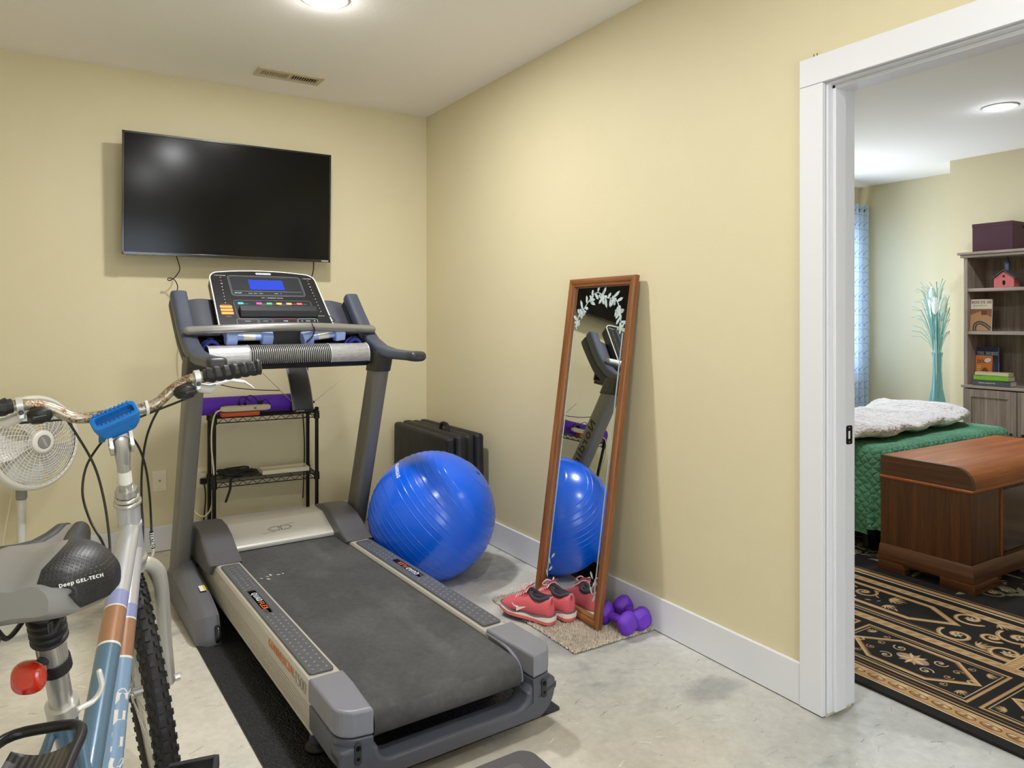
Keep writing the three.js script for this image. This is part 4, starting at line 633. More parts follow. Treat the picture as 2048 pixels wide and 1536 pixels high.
{
  const a = makeShoe('running_shoe', 'coral pink running shoe with its side mark to the room, beside the treadmill', 'running shoes on the shag rug');
  const b = makeShoe('running_shoe', 'coral pink running shoe touching the mirror, heel outward on the rug', 'running shoes on the shag rug');
  a.position.set(-0.405, 0.0165, 1.855); a.rotation.y = 0.3; b.position.set(-0.297, 0.0165, 1.865); b.rotation.y = 0.16;
}
function dumbbell(name, label, color, L, R, at, turn, tilt, group, hex) {
  const t = thing(name, label, 'dumbbell', at, turn, group), m = std(color, 0.42, { bumpMap: plasticBump, bumpScale: 0.0002 });
  const h = L / 2, hw = L * (hex ? 0.24 : 0.3), ring = (x, k, e = 4) => oval(V3(x, 0, 0), V3(0, 0, 1), V3(0, 1, 0), R * k, R * k, e, 24);
  
  if (hex) for (const s of [-1, 1]) { const p = [...Array(6)].map((_, k) => [R * 1.1 * Math.cos(k * Math.PI / 3), R * 1.1 * Math.sin(k * Math.PI / 3)]), g = extrude(p, hw - 0.012, { bevel: 0.006, bseg: 4 }).rotateY(Math.PI / 2).translate(s > 0 ? h - hw + 0.006 : -h + 0.006, 0, 0); if (tilt) g.rotateZ(tilt); part('head', g, m, t); }
  else for (const s of [-1, 1]) { const xs = [[h, 0.55], [h - 0.004, 0.78], [h - 0.016, 0.98], [h - hw * 0.5, 1.04], [h - hw + 0.014, 0.96], [h - hw + 0.003, 0.7], [h - hw - 0.006, 0.46]]; const g = join(loft((s > 0 ? xs : xs.slice()).map(([x, k]) => { const r = ring(s * x, k, 2.9); const c = Math.cos(0.4), q = Math.sin(0.4); return r.map(p => V3(p.x, p.y * c - p.z * q, p.y * q + p.z * c)); }).slice()[s > 0 ? 'reverse' : 'slice']())); if (tilt) g.rotateZ(tilt); part('head', g, m, t); }
  const g = rod(V3(-h + hw, 0, 0), V3(h - hw, 0, 0), R * 0.42, R * 0.42, 20); if (tilt) g.rotateZ(tilt); part('handle', g, m, t);
  return t;
}
{
  const P = 0x6a2fc0, R = 0.043;
  dumbbell('dumbbell', 'purple dumbbell on the rug touching the mirror frame', P, 0.185, R, [-0.163, 0.0165 + R, 2.148], -1.49, 0, 'purple dumbbells on the rug');
  dumbbell('dumbbell', 'purple dumbbell on the rug up against the baseboard', P, 0.195, R, [-0.07, 0.0165 + R, 2.14], -1.72, 0, 'purple dumbbells on the rug');
  const T = (x, y, z) => { TM.updateMatrixWorld(true); return TM.localToWorld(V3(x, y, z)).toArray(); }, B = 0xa3b9f6, r = 0.033;
  const a = dumbbell('dumbbell', 'pale blue dumbbell lying level in the treadmill tray by the left arm', B, 0.205, r, T(-0.172, 1.1705 + r, -0.272), TM_TURN, 0, 'pale blue dumbbells in the treadmill tray', true);
  const b = dumbbell('dumbbell', 'pale blue dumbbell lying tilted in the treadmill tray with one head raised', B, 0.205, r, T(0.172, 1.1725 + r, -0.27), TM_TURN, 0.13, 'pale blue dumbbells in the treadmill tray', true);
  part('paper_label', lathe([[r * 0.43, -0.026], [r * 0.43, 0.026]], 0, 0, 0, { to: V3(1, 0, 0), n: 20 }), std(0xe8e4da, 0.5), a); part('paper_label', lathe([[r * 0.43, -0.026], [r * 0.43, 0.026]], 0, 0, 0, { to: V3(Math.cos(0.13), Math.sin(0.13), 0), n: 20 }), std(0xe8e4da, 0.5), b);
  for (const [x, label] of [[-0.333, 'navy blue soft wrist weight in the tray beside the left treadmill arm'], [0.333, 'navy blue soft wrist weight in the tray beside the right treadmill arm']]) {
    const t = thing('wrist_weight', label, 'wrist weight', T(x, 1.1255, -0.29), TM_TURN, 'wrist weights in the treadmill tray');
    part('band', loft(Array.from({ length: 15 }, (_, k) => { const a = k / 14 * Math.PI; return oval(V3(-0.034 * Math.cos(a), 0.012 + 0.05 * Math.sin(a), 0), V3(-Math.cos(a), Math.sin(a), 0), V3(0, 0, 1), 0.011, 0.032, 3, 14); })), std(0x30389a, 0.8), t); part('strap', box(0.02, 0.006, 0.03, 0.0, 0.075, 0, { r: 0.002 }), std(0x1c2160, 0.8), t);
  }
}
{ // headphone lead hanging over the grip bar
  const T = (x, y, z) => TM.localToWorld(V3(x, y, z));
  solo('audio_lead', tube([T(0.2, 1.345, -0.43), T(0.235, 1.315, -0.405), T(0.272, 1.28, -0.38), T(0.2, 1.268, -0.35), T(0.1, 1.272, -0.22), T(0.098, 1.245, -0.19), T(0.094, 1.2, -0.2), T(0.075, 1.178, -0.225), T(0.085, 1.19, -0.222), T(0.11, 1.22, -0.215), T(0.105, 1.25, -0.2)], 0.0019, { n: 6, seg: 90 }), rubber, 'thin black audio lead looped over the treadmill grip bar', 'cable');
}
{ // plain platform just behind the treadmill
  const y = 0.165, W = 0.66, D = 0.5, t = thing('step_platform', 'low dark grey plastic platform with rounded corners just behind the treadmill', 'step platform', [-1.05 - W / 2, 0, 2.86 + D / 2], 0.03);
  const m = std(0x4c4a4e, 0.5, { bumpMap: plasticBump, bumpScale: 0.0003 });
  part('top', extrude(roundRect(W, D, 0.045), 0.02, { bevel: 0.009, bseg: 3 }).rotateX(-Math.PI / 2).translate(0, y - 0.029, 0), m, t);
  part('raised_panel', extrude(roundRect(W - 0.1, D - 0.06, 0.02), 0.004, { bevel: 0.003 }).rotateX(-Math.PI / 2).translate(-0.015, y - 0.0015, 0.02), std(0x59575c, 0.5), t);
  part('skirt', extrude(roundRect(W - 0.03, D - 0.03, 0.04), y - 0.04, {}).rotateX(-Math.PI / 2).translate(0, 0.001, 0), std(0x232225, 0.6), t);
}

// ---------- bicycle ----------
{
  const B = thing('bicycle', 'silver, copper and blue bicycle with a blue holder on its handlebar', 'bicycle', [-2.142, 0, 3.415]);
  B.rotation.order = 'YXZ'; B.rotation.set(0, -13.27 * Math.PI / 180, 1.64 * Math.PI / 180); B.updateMatrixWorld(true);
  const b = (q, y, w = 0) => V3(w, y, -q);                                   // forward, up, right
  const HS = b(0.837, 0.882), AX = b(-Math.cos(1.2217), Math.sin(1.2217)).normalize(), axisAt = y => b(0.837 + (0.882 - y) * 0.364, y);
  const S = new THREE.Matrix4().makeTranslation(HS.x, HS.y, HS.z).multiply(new THREE.Matrix4().makeRotationAxis(AX, 15.97 * Math.PI / 180)).multiply(new THREE.Matrix4().makeTranslation(-HS.x, -HS.y, -HS.z));
  const steer = g => join(g).applyMatrix4(S), px = (u, v, D) => B.worldToLocal(CAM.clone().addScaledVector(sight(u, v), D)), st = p => p.clone().applyMatrix4(S);
  const alloy = std(0xc4c2bd, 0.28, { metalness: 0.75 }), silver = std(0xc9c8c4, 0.3, { metalness: 0.45 }), black = std(0x17171a, 0.45), blackR = std(0x1b1b1d, 0.62), cableM = std(0x18150f, 0.4);
  const band = { silver: phys(0xc2c2c4, 0.3, { metalness: 0.4, clearcoat: 0.6 }), lavender: phys(0x8a8fb8, 0.3, { clearcoat: 0.6 }), copper: phys(0xa07456, 0.34, { metalness: 0.2, clearcoat: 0.6 }), white: phys(0xdcd9d4, 0.3, { clearcoat: 0.6 }), blue: phys(0x547189, 0.3, { metalness: 0.15, clearcoat: 0.6 }), pale: phys(0x7f9ab8, 0.3, { metalness: 0.1, clearcoat: 0.6 }) };
  // frame tubes in painted bands
  const banded = (name, a, c, r, cuts) => { const d = c.clone().sub(a); let t; cuts.forEach(([f0, f1, m], k) => { const g = rod(a.clone().addScaledVector(d, f0), a.clone().addScaledVector(d, f1), r, r, 28, f0 > 0 && f1 < 1); if (!k) t = part(name, g, band[m], B); else part('paint_band', g, band[m], t); }); return t; };
  const tt0 = b(0.872, 0.822), tt1 = b(0.36, 0.5), dt0 = b(0.886, 0.765), dt1 = b(0.435, 0.29);
  banded('top_tube', tt0, tt1, 0.0215, [[0, 0.34, 'silver'], [0.34, 0.40, 'lavender'], [0.40, 0.405, 'white'], [0.405, 0.54, 'copper'], [0.54, 0.548, 'white'], [0.548, 1, 'blue']]);
  const dtube = banded('down_tube', dt0, dt1, 0.023, [[0, 0.23, 'silver'], [0.23, 0.275, 'lavender'], [0.275, 0.28, 'white'], [0.28, 0.4, 'copper'], [0.4, 0.407, 'white'], [0.407, 1, 'pale']]);
  { const d = dt1.clone().sub(dt0).normalize(), side = V3(0.82, 0.52, 0.3), n = side.sub(d.clone().multiplyScalar(side.dot(d))).normalize(), g = text('FISHER', 0.04, 0.0006, { wide: 1.2 }), up = n.clone().cross(d.clone().negate()).normalize(), P = g.attributes.position, mid = dt0.clone().lerp(dt1, 0.66);
    for (let i = 0; i < P.count; i++) { const x = P.getX(i), y = P.getY(i), z = P.getZ(i), a = y / 0.023, r = 0.0231 + z; const p = mid.clone().addScaledVector(d, -x).addScaledVector(n, r * Math.cos(a)).addScaledVector(up, r * Math.sin(a)); P.setXYZ(i, p.x, p.y, p.z); } g.computeVertexNormals(); part('lettering', g, std(0xd8d5cc, 0.5, { side: THREE.DoubleSide }), dtube, { label: 'pale block lettering down the tube' }); }
  part('head_tube', [rod(axisAt(0.735), axisAt(0.868), 0.0245, 0.0235, 28), rod(axisAt(0.812), axisAt(0.822), 0.0255, 0.0255, 28)], band.silver, B);
  const cl = b(0.258, 0.7), bb = dt1;
  part('seat_tube', rod(bb, cl, 0.0175, 0.0175, 24), band.blue, B);
  part('bottom_bracket', rod(b(0.435, 0.29, -0.04), b(0.435, 0.29, 0.04), 0.022), band.blue, B);
  for (const s of [-1, 1]) { part('chain_stay', tube([b(0.41, 0.29, s * 0.03), b(0.25, 0.3, s * 0.05), b(0, 0.335, s * 0.068)], 0.009, { n: 10 }), band.blue, B); part('seat_stay', tube([b(0.27, 0.66, s * 0.018), b(0.2, 0.57, s * 0.045), b(0, 0.335, s * 0.068)], 0.0075, { n: 10 }), band.blue, B); }
  // headset, stem and its hinge (turn with the fork)
  part('headset', steer([rod(axisAt(0.715), axisAt(0.9), 0.012), lathe([[0.024, 0], [0.029, 0.003], [0.029, 0.009], [0.025, 0.012]], ...axisAt(0.868).toArray(), { to: AX, n: 28 }), lathe([[0.026, 0], [0.026, 0.006], [0.022, 0.008]], ...axisAt(0.882).toArray(), { to: AX, n: 28 }), rod(axisAt(0.892), axisAt(0.907), 0.0235, 0.0235, 8), lathe([[0.024, 0], [0.03, 0.004], [0.03, 0.012], [0.024, 0.016]], ...axisAt(0.722).toArray(), { to: AX, n: 28 })]), alloy, B);
  const kn = b(0.79, 1.012);
  const stem = part('stem', steer([rod(axisAt(0.9), axisAt(0.985), 0.0135, 0.0135, 24), loft([[0.965, 0.0137, 0.014], [0.985, 0.0155, 0.017], [1.005, 0.016, 0.0185], [1.024, 0.016, 0.0165], [1.032, 0.008, 0.012]].map(([y, a, c]) => oval(axisAt(y), V3(1, 0, 0), V3(0, 0, 1), a, c, 3, 24))), rod(kn.clone().add(V3(-0.025, 0, 0)), kn.clone().add(V3(0.025, 0, 0)), 0.0085, 0.0085, 18)]), alloy, B);
  for (const s of [-1, 1]) part('hinge_cheek', steer(loft([[s * 0.0165], [s * 0.0235]].map(([x]) => { const r = []; for (let i = 0; i < 22; i++) { const a = i / 22 * Math.PI * 2; r.push(V3(x, 1.012 + 0.02 * Math.sin(a) + (Math.sin(a) > 0 ? 0.03 * Math.sin(a) : 0), -0.79 + 0.019 * Math.cos(a) * (1 - 0.3 * Math.max(0, Math.sin(a))))); } return r; })[s > 0 ? 'reverse' : 'slice'](), { crease: 0.7 })), new THREE.MeshStandardMaterial({ color: 0xc4c2bd, roughness: 0.28, metalness: 0.75, side: THREE.DoubleSide }), stem);
  part('stem_clamp', steer([loft([[1.03, 0.0235, 0.017], [1.046, 0.019, 0.016], [1.064, 0.017, 0.014]].map(([y, a, c]) => oval(b(0.797 + (y - 1.035) * 0.1, y), V3(1, 0, 0), V3(0, 0, 1), a, c, 3.4, 24))), rod(b(0.802, 1.08, -0.02), b(0.802, 1.08, 0.02), 0.0145, 0.0145, 22)]), std(0x9d9c9a, 0.35, { metalness: 0.6 }), stem);
  part('paper_label', steer(rod(axisAt(0.922), axisAt(0.952), 0.0141, 0.0141, 20, true)), std(0xeceae4, 0.6, { side: THREE.DoubleSide }), stem);
  // handlebar, rust spotted chrome
  const rust = (() => { const a = fbm(512, 256, 12, 6, 5, 911, 0.65), c = fbm(512, 256, 60, 30, 3, 912, 0.6), r = rng(4); return texture(512, 256, i => { const k = smooth(0.5, 0.64, 0.55 * a[i] + 0.5 * c[i]), d = lerp3([178, 168, 148], [122, 88, 58], k); return lerp3(d, [78, 52, 34], smooth(0.66, 0.76, c[i] * 0.6 + a[i] * 0.42)); }, [1, 1]); })();
  const hb = s => [b(0.802, 1.082, s * 0.03), b(0.802, 1.0825, s * 0.055), b(0.802, 1.09, s * 0.085), b(0.8, 1.114, s * 0.118), b(0.796, 1.13, s * 0.15), b(0.786, 1.135, s * 0.2), b(0.755, 1.137, s * 0.31)];
  const barPath = [...hb(-1).reverse(), b(0.802, 1.082, 0), ...hb(1)];
  const hcurve = new THREE.CatmullRomCurve3(barPath.map(st), false, 'centripetal');
  const tg = clean(new THREE.TubeGeometry(hcurve, 160, 0.0118, 18)); { const U = tg.attributes.uv; for (let i = 0; i < U.count; i++) U.setXY(i, U.getX(i) * 4.2, U.getY(i)); }
  const bar = part('handlebar', tg, std(0xffffff, 0.36, { metalness: 0.55, map: rust }), B, { label: 'rust-spotted chrome handlebar' });
  for (const s of [-1, 1]) {
    const P = f => b(mix(0.789, 0.755, f), mix(1.1345, 1.137, f), s * mix(0.186, 0.312, f)), d = P(1).sub(P(0)).normalize(), n1 = V3(0, 1, 0), n2 = d.clone().cross(n1).normalize();
    const rings = []; for (let k = 0; k <= 70; k++) { const f = k / 70, e = f > 0.95 ? Math.sqrt(Math.max(0.02, 1 - ((f - 0.95) / 0.05) ** 2)) : 1, r = []; for (let i = 0; i < 28; i++) { const a = i / 28 * Math.PI * 2, ph = (f * 7 - a / (Math.PI * 2) * (s > 0 ? 1 : -1)), saw = ph - Math.floor(ph), rr = (0.0152 + 0.0035 * Math.sin(saw * Math.PI) ** 0.7 * (f > 0.06 ? 1 : 0) + (f > 0.9 ? 0.001 : 0)) * e; r.push(P(f).addScaledVector(n1, rr * Math.cos(a)).addScaledVector(n2, rr * Math.sin(a))); } rings.push(r); }
    part('grip', steer(loft(s > 0 ? rings : rings, { crease: 0.9 })), std(0x1a1a1b, 0.5, { side: THREE.DoubleSide }), bar);
    // brake lever: clamp, body, blade; shifter pod
    const c0 = b(0.79, 1.134, s * 0.172), lev = part('brake_lever', steer([rod(c0.clone().add(V3(-0.006 * s, 0, 0)), c0.clone().add(V3(0.006 * s, 0, 0)), 0.0165, 0.0165, 22), box(0.014, 0.022, 0.018, c0.x, c0.y - 0.02, c0.z - 0.004, { r: 0.004 }), loft([[0.16, -0.012, -0.008, 0.007], [0.175, -0.026, -0.016, 0.012], [0.2, -0.034, -0.024, 0.012], [0.215, -0.03, -0.026, 0.008]].map(([w, dy, dz, r]) => oval(V3(s * w, c0.y + dy, c0.z + dz), V3(0, 1, 0), V3(0, 0, 1), r, r * 0.9, 3, 14)))]), std(0xd3d2ce, 0.32, { metalness: 0.35 }), bar);
    part('lever_blade', steer(loft([[0.205, -0.03, -0.028, 0.008], [0.23, -0.026, -0.042, 0.008], [0.255, -0.024, -0.048, 0.0075], [0.285, -0.032, -0.046, 0.007], [0.3, -0.046, -0.04, 0.0068], [0.305, -0.052, -0.038, 0.004]].map(([w, dy, dz, r]) => oval(V3(s * w, c0.y + dy, c0.z + dz), V3(0, 1, 0), V3(0, 0, 1), r * 0.55, r, 3, 14)))), std(0xe2e1dd, 0.3, { metalness: 0.35, side: THREE.DoubleSide }), lev);
    part('screw', steer(rod(V3(c0.x, c0.y - 0.016, c0.z + 0.0115), V3(c0.x, c0.y - 0.016, c0.z + 0.0155), 0.005, 0.004, 10)), std(0x33322f, 0.3, { metalness: 0.8 }), lev);
    part('shifter', steer([loft([[0.118, 0.006], [0.124, 0.014], [0.14, 0.018], [0.156, 0.016], [0.163, 0.008]].map(([w, r]) => oval(V3(s * w, c0.y - 0.028, c0.z + 0.004), V3(0, 1, 0), V3(0, 0, 1), r, r * 1.2, 3, 16))), box(0.03, 0.01, 0.024, s * 0.146, c0.y - 0.03, c0.z + 0.026, { r: 0.004, ry: 0.4 })]), std(0x1d1c1c, 0.4, { side: THREE.DoubleSide }), lev);
  }
  { // blue holder strapped on the middle of the bar
    const m = std(0x1272c4, 0.45), O = b(0.77, 1.076, -0.006), X = V3(0.96, 0.27, 0.0).normalize(), Y = V3(-0.2, 0.78, 0.59).addScaledVector(V3(0.96, 0.27, 0).normalize(), -(-0.2 * 0.963 + 0.78 * 0.271)).normalize(), Zv = X.clone().cross(Y);
    const to = g => steer(basis(join(g).scale(0.9, 0.95, 0.95), X, Y, O));
    const h = part('phone_holder', to([loft([[-0.004, 0.05, 0.022], [-0.014, 0.051, 0.0235], [-0.026, 0.046, 0.022], [-0.038, 0.036, 0.019], [-0.046, 0.022, 0.013]].map(([z, a, c]) => oval(V3(0, z * 1.05, 0), V3(1, 0, 0), V3(0, 0, 1), a, c, 4, 32)).reverse()), extrude(roundRect(0.106, 0.05, 0.014), 0.009, { bevel: 0.0025, holes: [roundRect(0.086, 0.03, 0.009)] }).rotateX(-Math.PI / 2).translate(0, -0.002, 0)]), m, B, { label: 'bright blue rubber phone holder' });
    part('holder_floor', to(box(0.09, 0.002, 0.034, 0, -0.001, 0)), std(0x0c4f94, 0.5), h);
    for (const s of [-1, 1]) for (let k = 0; k < 9; k++) part('tooth', to(box(0.006, 0.0045, 0.0075, -0.038 + k * 0.0095, s > 0 ? 0.0105 : 0.0045, s > 0 ? 0.0155 * -1 - 0.005 : 0.0115, { r: 0.001, seg: 1 })), m, h);
    part('strap_tab', to(box(0.014, 0.03, 0.006, -0.043, -0.026, 0.014, { r: 0.002, rz: -0.3 })), std(0x145f86, 0.5), h);
    part('bar_sleeve', steer(rod(b(0.802, 1.082, 0.058), b(0.802, 1.082, 0.064), 0.0165, 0.0165, 18)), std(0xd8d8d6, 0.4), h);
  }
  // fork
  const cr = axisAt(0.705), fork = part('fork', steer([rod(axisAt(0.7), axisAt(0.735), 0.024, 0.0245, 24), ...[-1, 1].map(s => tube([cr.clone().add(V3(s * 0.004, 0.004, 0)), cr.clone().add(V3(s * 0.028, 0.0, -0.004)), cr.clone().add(V3(s * 0.047, -0.024, -0.012)), cr.clone().add(V3(s * 0.053, -0.07, -0.03)), b(0.995, 0.5, s * 0.052), b(1.035, 0.4, s * 0.052), b(1.079, 0.337, s * 0.054)], 0.0165, { n: 18, seg: 60 }))]), std(0xbcb9b2, 0.32, { metalness: 0.35 }), B);
  part('crown_cap', steer(rod(axisAt(0.715), axisAt(0.724), 0.0275, 0.0275, 24)), alloy, fork);
  const brakeArm = s => steer([tube([b(1.005, 0.57, s * 0.05), b(0.995, 0.62, s * 0.048), b(0.985, 0.668, s * 0.036), b(0.98, 0.688, s * 0.03)], 0.0065, { n: 8 }), rod(b(0.97, 0.575, s * 0.05), b(1.01, 0.575, s * 0.05), 0.009)]);
  for (const s of [-1, 1]) { const a = part('brake_arm', brakeArm(s), alloy, fork); part('brake_pad', steer(box(0.012, 0.012, 0.055, s * 0.024, 0.612, -0.99, { r: 0.003, rx: 0.5 })), blackR, a); }
  // wheels
  function wheel(centre, turn, name) {
    const w = part(name, turn(new THREE.TorusGeometry(0.3085, 0.0245, 14, 120).rotateY(Math.PI / 2).translate(centre.x, centre.y, centre.z)), blackR, B, { label: 'black knobbly tyre' });
    const knobs = [], proto = box(1, 1, 1); for (let k = 0; k < 74; k++) for (const [a, len, wd, off] of [[0, 0.011, 0.011, 0], [0.62, 0.012, 0.009, 0.5], [-0.62, 0.012, 0.009, 0.5], [1.15, 0.013, 0.008, 0], [-1.15, 0.013, 0.008, 0]]) { const t = (k + off) / 74 * Math.PI * 2, g = proto.clone().scale(wd, 0.005, len).translate(0, 0.0255, 0).rotateZ(a).translate(0, 0.3085, 0).rotateX(t); knobs.push(g.translate(centre.x, centre.y, centre.z)); }
    part('tread', turn(knobs), std(0x1f1f20, 0.6), w, { kind: 'stuff' });
    part('rim', turn(lathe([[0.286, -0.012], [0.29, -0.0125], [0.29, -0.0105], [0.274, -0.008], [0.268, 0], [0.274, 0.008], [0.29, 0.0105], [0.29, 0.0125], [0.286, 0.012], [0.262, 0.0085], [0.257, 0], [0.262, -0.0085], [0.286, -0.012]], centre.x, centre.y, centre.z, { to: V3(1, 0, 0), n: 72, crease: 0.6 })), new THREE.MeshStandardMaterial({ color: 0xb9b9b7, roughness: 0.3, metalness: 0.8, side: THREE.DoubleSide }), w);
    const hub = part('hub', turn([rod(centre.clone().add(V3(-0.033, 0, 0)), centre.clone().add(V3(0.033, 0, 0)), 0.013), ...[-1, 1].map(s => rod(centre.clone().add(V3(s * 0.03, 0, 0)), centre.clone().add(V3(s * 0.034, 0, 0)), 0.024)), rod(centre.clone().add(V3(-0.078, 0, 0)), centre.clone().add(V3(0.078, 0, 0)), 0.0055, 0.0055, 12)]), alloy, w);
    for (const s of [-1, 1]) part('axle_nut', turn(rod(centre.clone().add(V3(s * 0.07, 0, 0)), centre.clone().add(V3(s * 0.082, 0, 0)), 0.0095, 0.009, 12)), alloy, hub);
    for (let k = 0; k < 32; k++) { const s = k % 2 ? 1 : -1, a = k / 32 * Math.PI * 2, a2 = a + ((k >> 1) % 2 ? 1 : -1) * 0.62, p = V3(s * 0.032, 0.021 * Math.cos(a2), 0.021 * Math.sin(a2)).add(centre), q = V3(0, 0.262 * Math.cos(a), 0.262 * Math.sin(a)).add(centre); part('spoke', turn(rod(p, q, 0.0011, 0.0011, 5)), chrome, w); }
    return w;
  }
  wheel(b(1.081, 0.335), steer, 'front_wheel'); wheel(b(0, 0.335), join, 'rear_wheel');
  // seat post, boot and saddle
  const sd = cl.clone().sub(bb).normalize(), sp = h => cl.clone().addScaledVector(sd, (h - 0.7) / sd.y);
  const post = part('seat_post', [rod(sp(0.66), sp(0.79), 0.0158, 0.0158, 24), rod(sp(0.775), sp(0.825), 0.0185, 0.0185, 32)], alloy, B);
  part('knurled_ring', [...Array(26)].map((_, k) => { const a = k / 26 * Math.PI * 2; return rod(sp(0.782).add(V3(0.0186 * Math.cos(a), 0, 0.0186 * Math.sin(a))), sp(0.82).add(V3(0.0186 * Math.cos(a), 0, 0.0186 * Math.sin(a))), 0.0011, 0.0011, 5); }), alloy, post, { kind: 'stuff' });
  part('boot', lathe([[0.017, 0], ...Array.from({ length: 25 }, (_, k) => [0.0205 + 0.0045 * Math.sin(k / 24 * Math.PI * 8), 0.004 + k / 24 * 0.05]), [0.016, 0.058]], ...sp(0.825).toArray(), { to: sd, n: 28 }), std(0x17171a, 0.45), post);
  part('post_head', box(0.05, 0.024, 0.05, ...sp(0.888).toArray(), { r: 0.008 }), std(0xa9a49a, 0.4, { metalness: 0.4 }), post);
  part('seat_clamp', [rod(sp(0.69), sp(0.712), 0.0225, 0.0225, 26)], std(0xcfcdc8, 0.3, { metalness: 0.5 }), post);
  part('clamp_lever', tube([sp(0.7).add(V3(0.024, 0, 0.012)), sp(0.7).add(V3(0.042, 0.004, 0)), sp(0.72).add(V3(0.052, 0, -0.012)), sp(0.745).add(V3(0.05, 0, -0.022))], 0.0042, { n: 10 }), std(0xe4e2dd, 0.3, { metalness: 0.3 }), post);
  const prof = [[0.045, 0.04, 0.917, 0.965], [0.055, 0.075, 0.907, 0.978], [0.085, 0.1, 0.902, 0.987], [0.125, 0.104, 0.9, 0.988], [0.165, 0.09, 0.904, 0.983], [0.2, 0.066, 0.91, 0.975], [0.24, 0.043, 0.916, 0.97], [0.29, 0.03, 0.92, 0.97], [0.335, 0.025, 0.922, 0.971], [0.36, 0.02, 0.926, 0.966], [0.37, 0.009, 0.932, 0.958]];
  const sadRing = (q, w, y0, y1, k = 1, gap = 0) => { const r = []; for (let i = 0; i < 40; i++) { const a = i / 40 * Math.PI * 2, C = Math.cos(a), Sn = Math.sin(a), h = (y1 - y0) / 2, x = w * k * Math.sign(C) * Math.abs(C) ** 0.8, groove = Sn > 0 ? 0.013 * Math.exp(-((x / (0.016 + w * 0.08)) ** 2)) : 0, drop = 0.012 * (x / w) ** 2; r.push(b(q, y0 + h + h * Math.sign(Sn) * Math.abs(Sn) ** 0.75 - groove - drop, x)); } return r; };
  const sad = part('saddle', loft(prof.map(([q, w, y0, y1]) => sadRing(q, w, y0 + 0.002, y1))), std(0x807e79, 0.42, { side: THREE.DoubleSide }), B, { label: 'grey and black padded saddle' });
  const dimp = texture(64, 64, (i, x, y) => { const a = Math.hypot((x % 16) - 8, (y % 16) - 8); return a < 4 ? 60 : 190; }, [0.02, 0.02], false);
  for (const s of [-1, 1]) {
    const rings = prof.slice(1, -1).map(([q, w, y0, y1]) => { const r = [], N = 18, lo = 0.19 + 0.22 * smooth(0.3, 0.16, q), a0 = Math.acos(lo ** 1.25), h = (y1 - y0) / 2; for (let i = 0; i <= N; i++) { const a = mix(a0, -0.28, i / N), C = Math.cos(a), Sn = Math.sin(a), x = w * C ** 0.8, gr = Sn > 0 ? 0.013 * Math.exp(-((x / (0.016 + w * 0.08)) ** 2)) : 0, e = 0.0048 * Math.sin(i / N * Math.PI) ** 0.35; r.push(b(q, y0 + h + (h + e) * Math.sign(Sn) * Math.abs(Sn) ** 0.75 - gr - 0.012 * (x / w) ** 2, s * (x + e * C))); } return r; });
    const endA = rings[0].map(p => V3(p.x * 0.93, mix(p.y, 0.945, 0.45), p.z + 0.009));
    part('saddle_pad', loft([endA.map(p => V3(p.x * 0.9, mix(p.y, 0.945, 0.6), p.z - 0.002)), endA, ...rings], { open: true }), std(0x1f1f21, 0.42, { bumpMap: dimp, bumpScale: 0.0008, side: THREE.DoubleSide }), sad, { metres: 'x', label: 'black pad' });
  }
  { const g = text('Deep GEL-TECH', 0.0046, 0.0004, { wide: 1.1 }); g.rotateX(-0.55); g.rotateY(0.5); g.translate(0.077, 0.955, -0.0455); part('lettering', g, std(0xd9d6d2, 0.5), sad); }
  part('saddle_rails', [-1, 1].map(s => tube([b(0.09, 0.892, s * 0.03), b(0.11, 0.872, s * 0.026), b(0.2, 0.874, s * 0.022), b(0.3, 0.892, s * 0.012)], 0.0035, { n: 8 })), black, sad);
  part('rail_loop', tube([b(0.07, 0.9, -0.075), b(0.062, 0.873, -0.068), b(0.06, 0.862, -0.05), b(0.062, 0.868, -0.03), b(0.068, 0.892, -0.022)], 0.0045, { n: 8 }), black, sad);
  { // rear light on its bracket
    const c = sp(0.8), d = px(57, 1356, c.clone().applyMatrix4(B.matrixWorld).sub(CAM).dot(FWD) - 0.04), t = part('tail_light', loft([[0, 0.01, 0.008], [0.003, 0.021, 0.017], [0.012, 0.0235, 0.0195], [0.022, 0.0225, 0.0185]].map(([z, a, e]) => oval(d.clone().add(V3(0, 0, 0.012 - z)), V3(0.98, 0, 0.2), V3(0, 1, 0), a, e * 1.15, 2.6, 26)).reverse()), phys(0xc42a10, 0.22, { clearcoat: 0.8, side: THREE.DoubleSide }), B, { label: 'red rear reflector light' });
    part('light_back', loft([[0.02, 0.023], [0.032, 0.018]].map(([z, a]) => oval(d.clone().add(V3(0, 0, 0.012 - z)), V3(0.98, 0, 0.2), V3(0, 1, 0), a, a * 0.9, 2.6, 24)).reverse()), black, t);
    part('bracket', [tube([d.clone().add(V3(0.005, 0.004, -0.018)), d.clone().lerp(c, 0.5).add(V3(0, 0.006, 0.016)), c.clone().add(V3(-0.008, 0.0, 0.02))], 0.0085, { n: 8 }), rod(sp(0.776), sp(0.793), 0.0225, 0.0215, 22)], black, t);
  }
  // rear carrier
  const RY = 0.7, rk = part('carrier', [tube([b(-0.3, RY, 0.042), b(0.1, RY, 0.044), b(0.185, RY, 0.04), b(0.2, RY, 0.026), b(0.205, RY, -0.01), b(0.202, RY, -0.046), b(0.185, RY, -0.062), b(0.1, RY, -0.066), b(-0.3, RY, -0.06)], 0.0075, { n: 12, seg: 90 })], std(0x242325, 0.35, { metalness: 0.3 }), B, { label: 'black tube luggage carrier' });
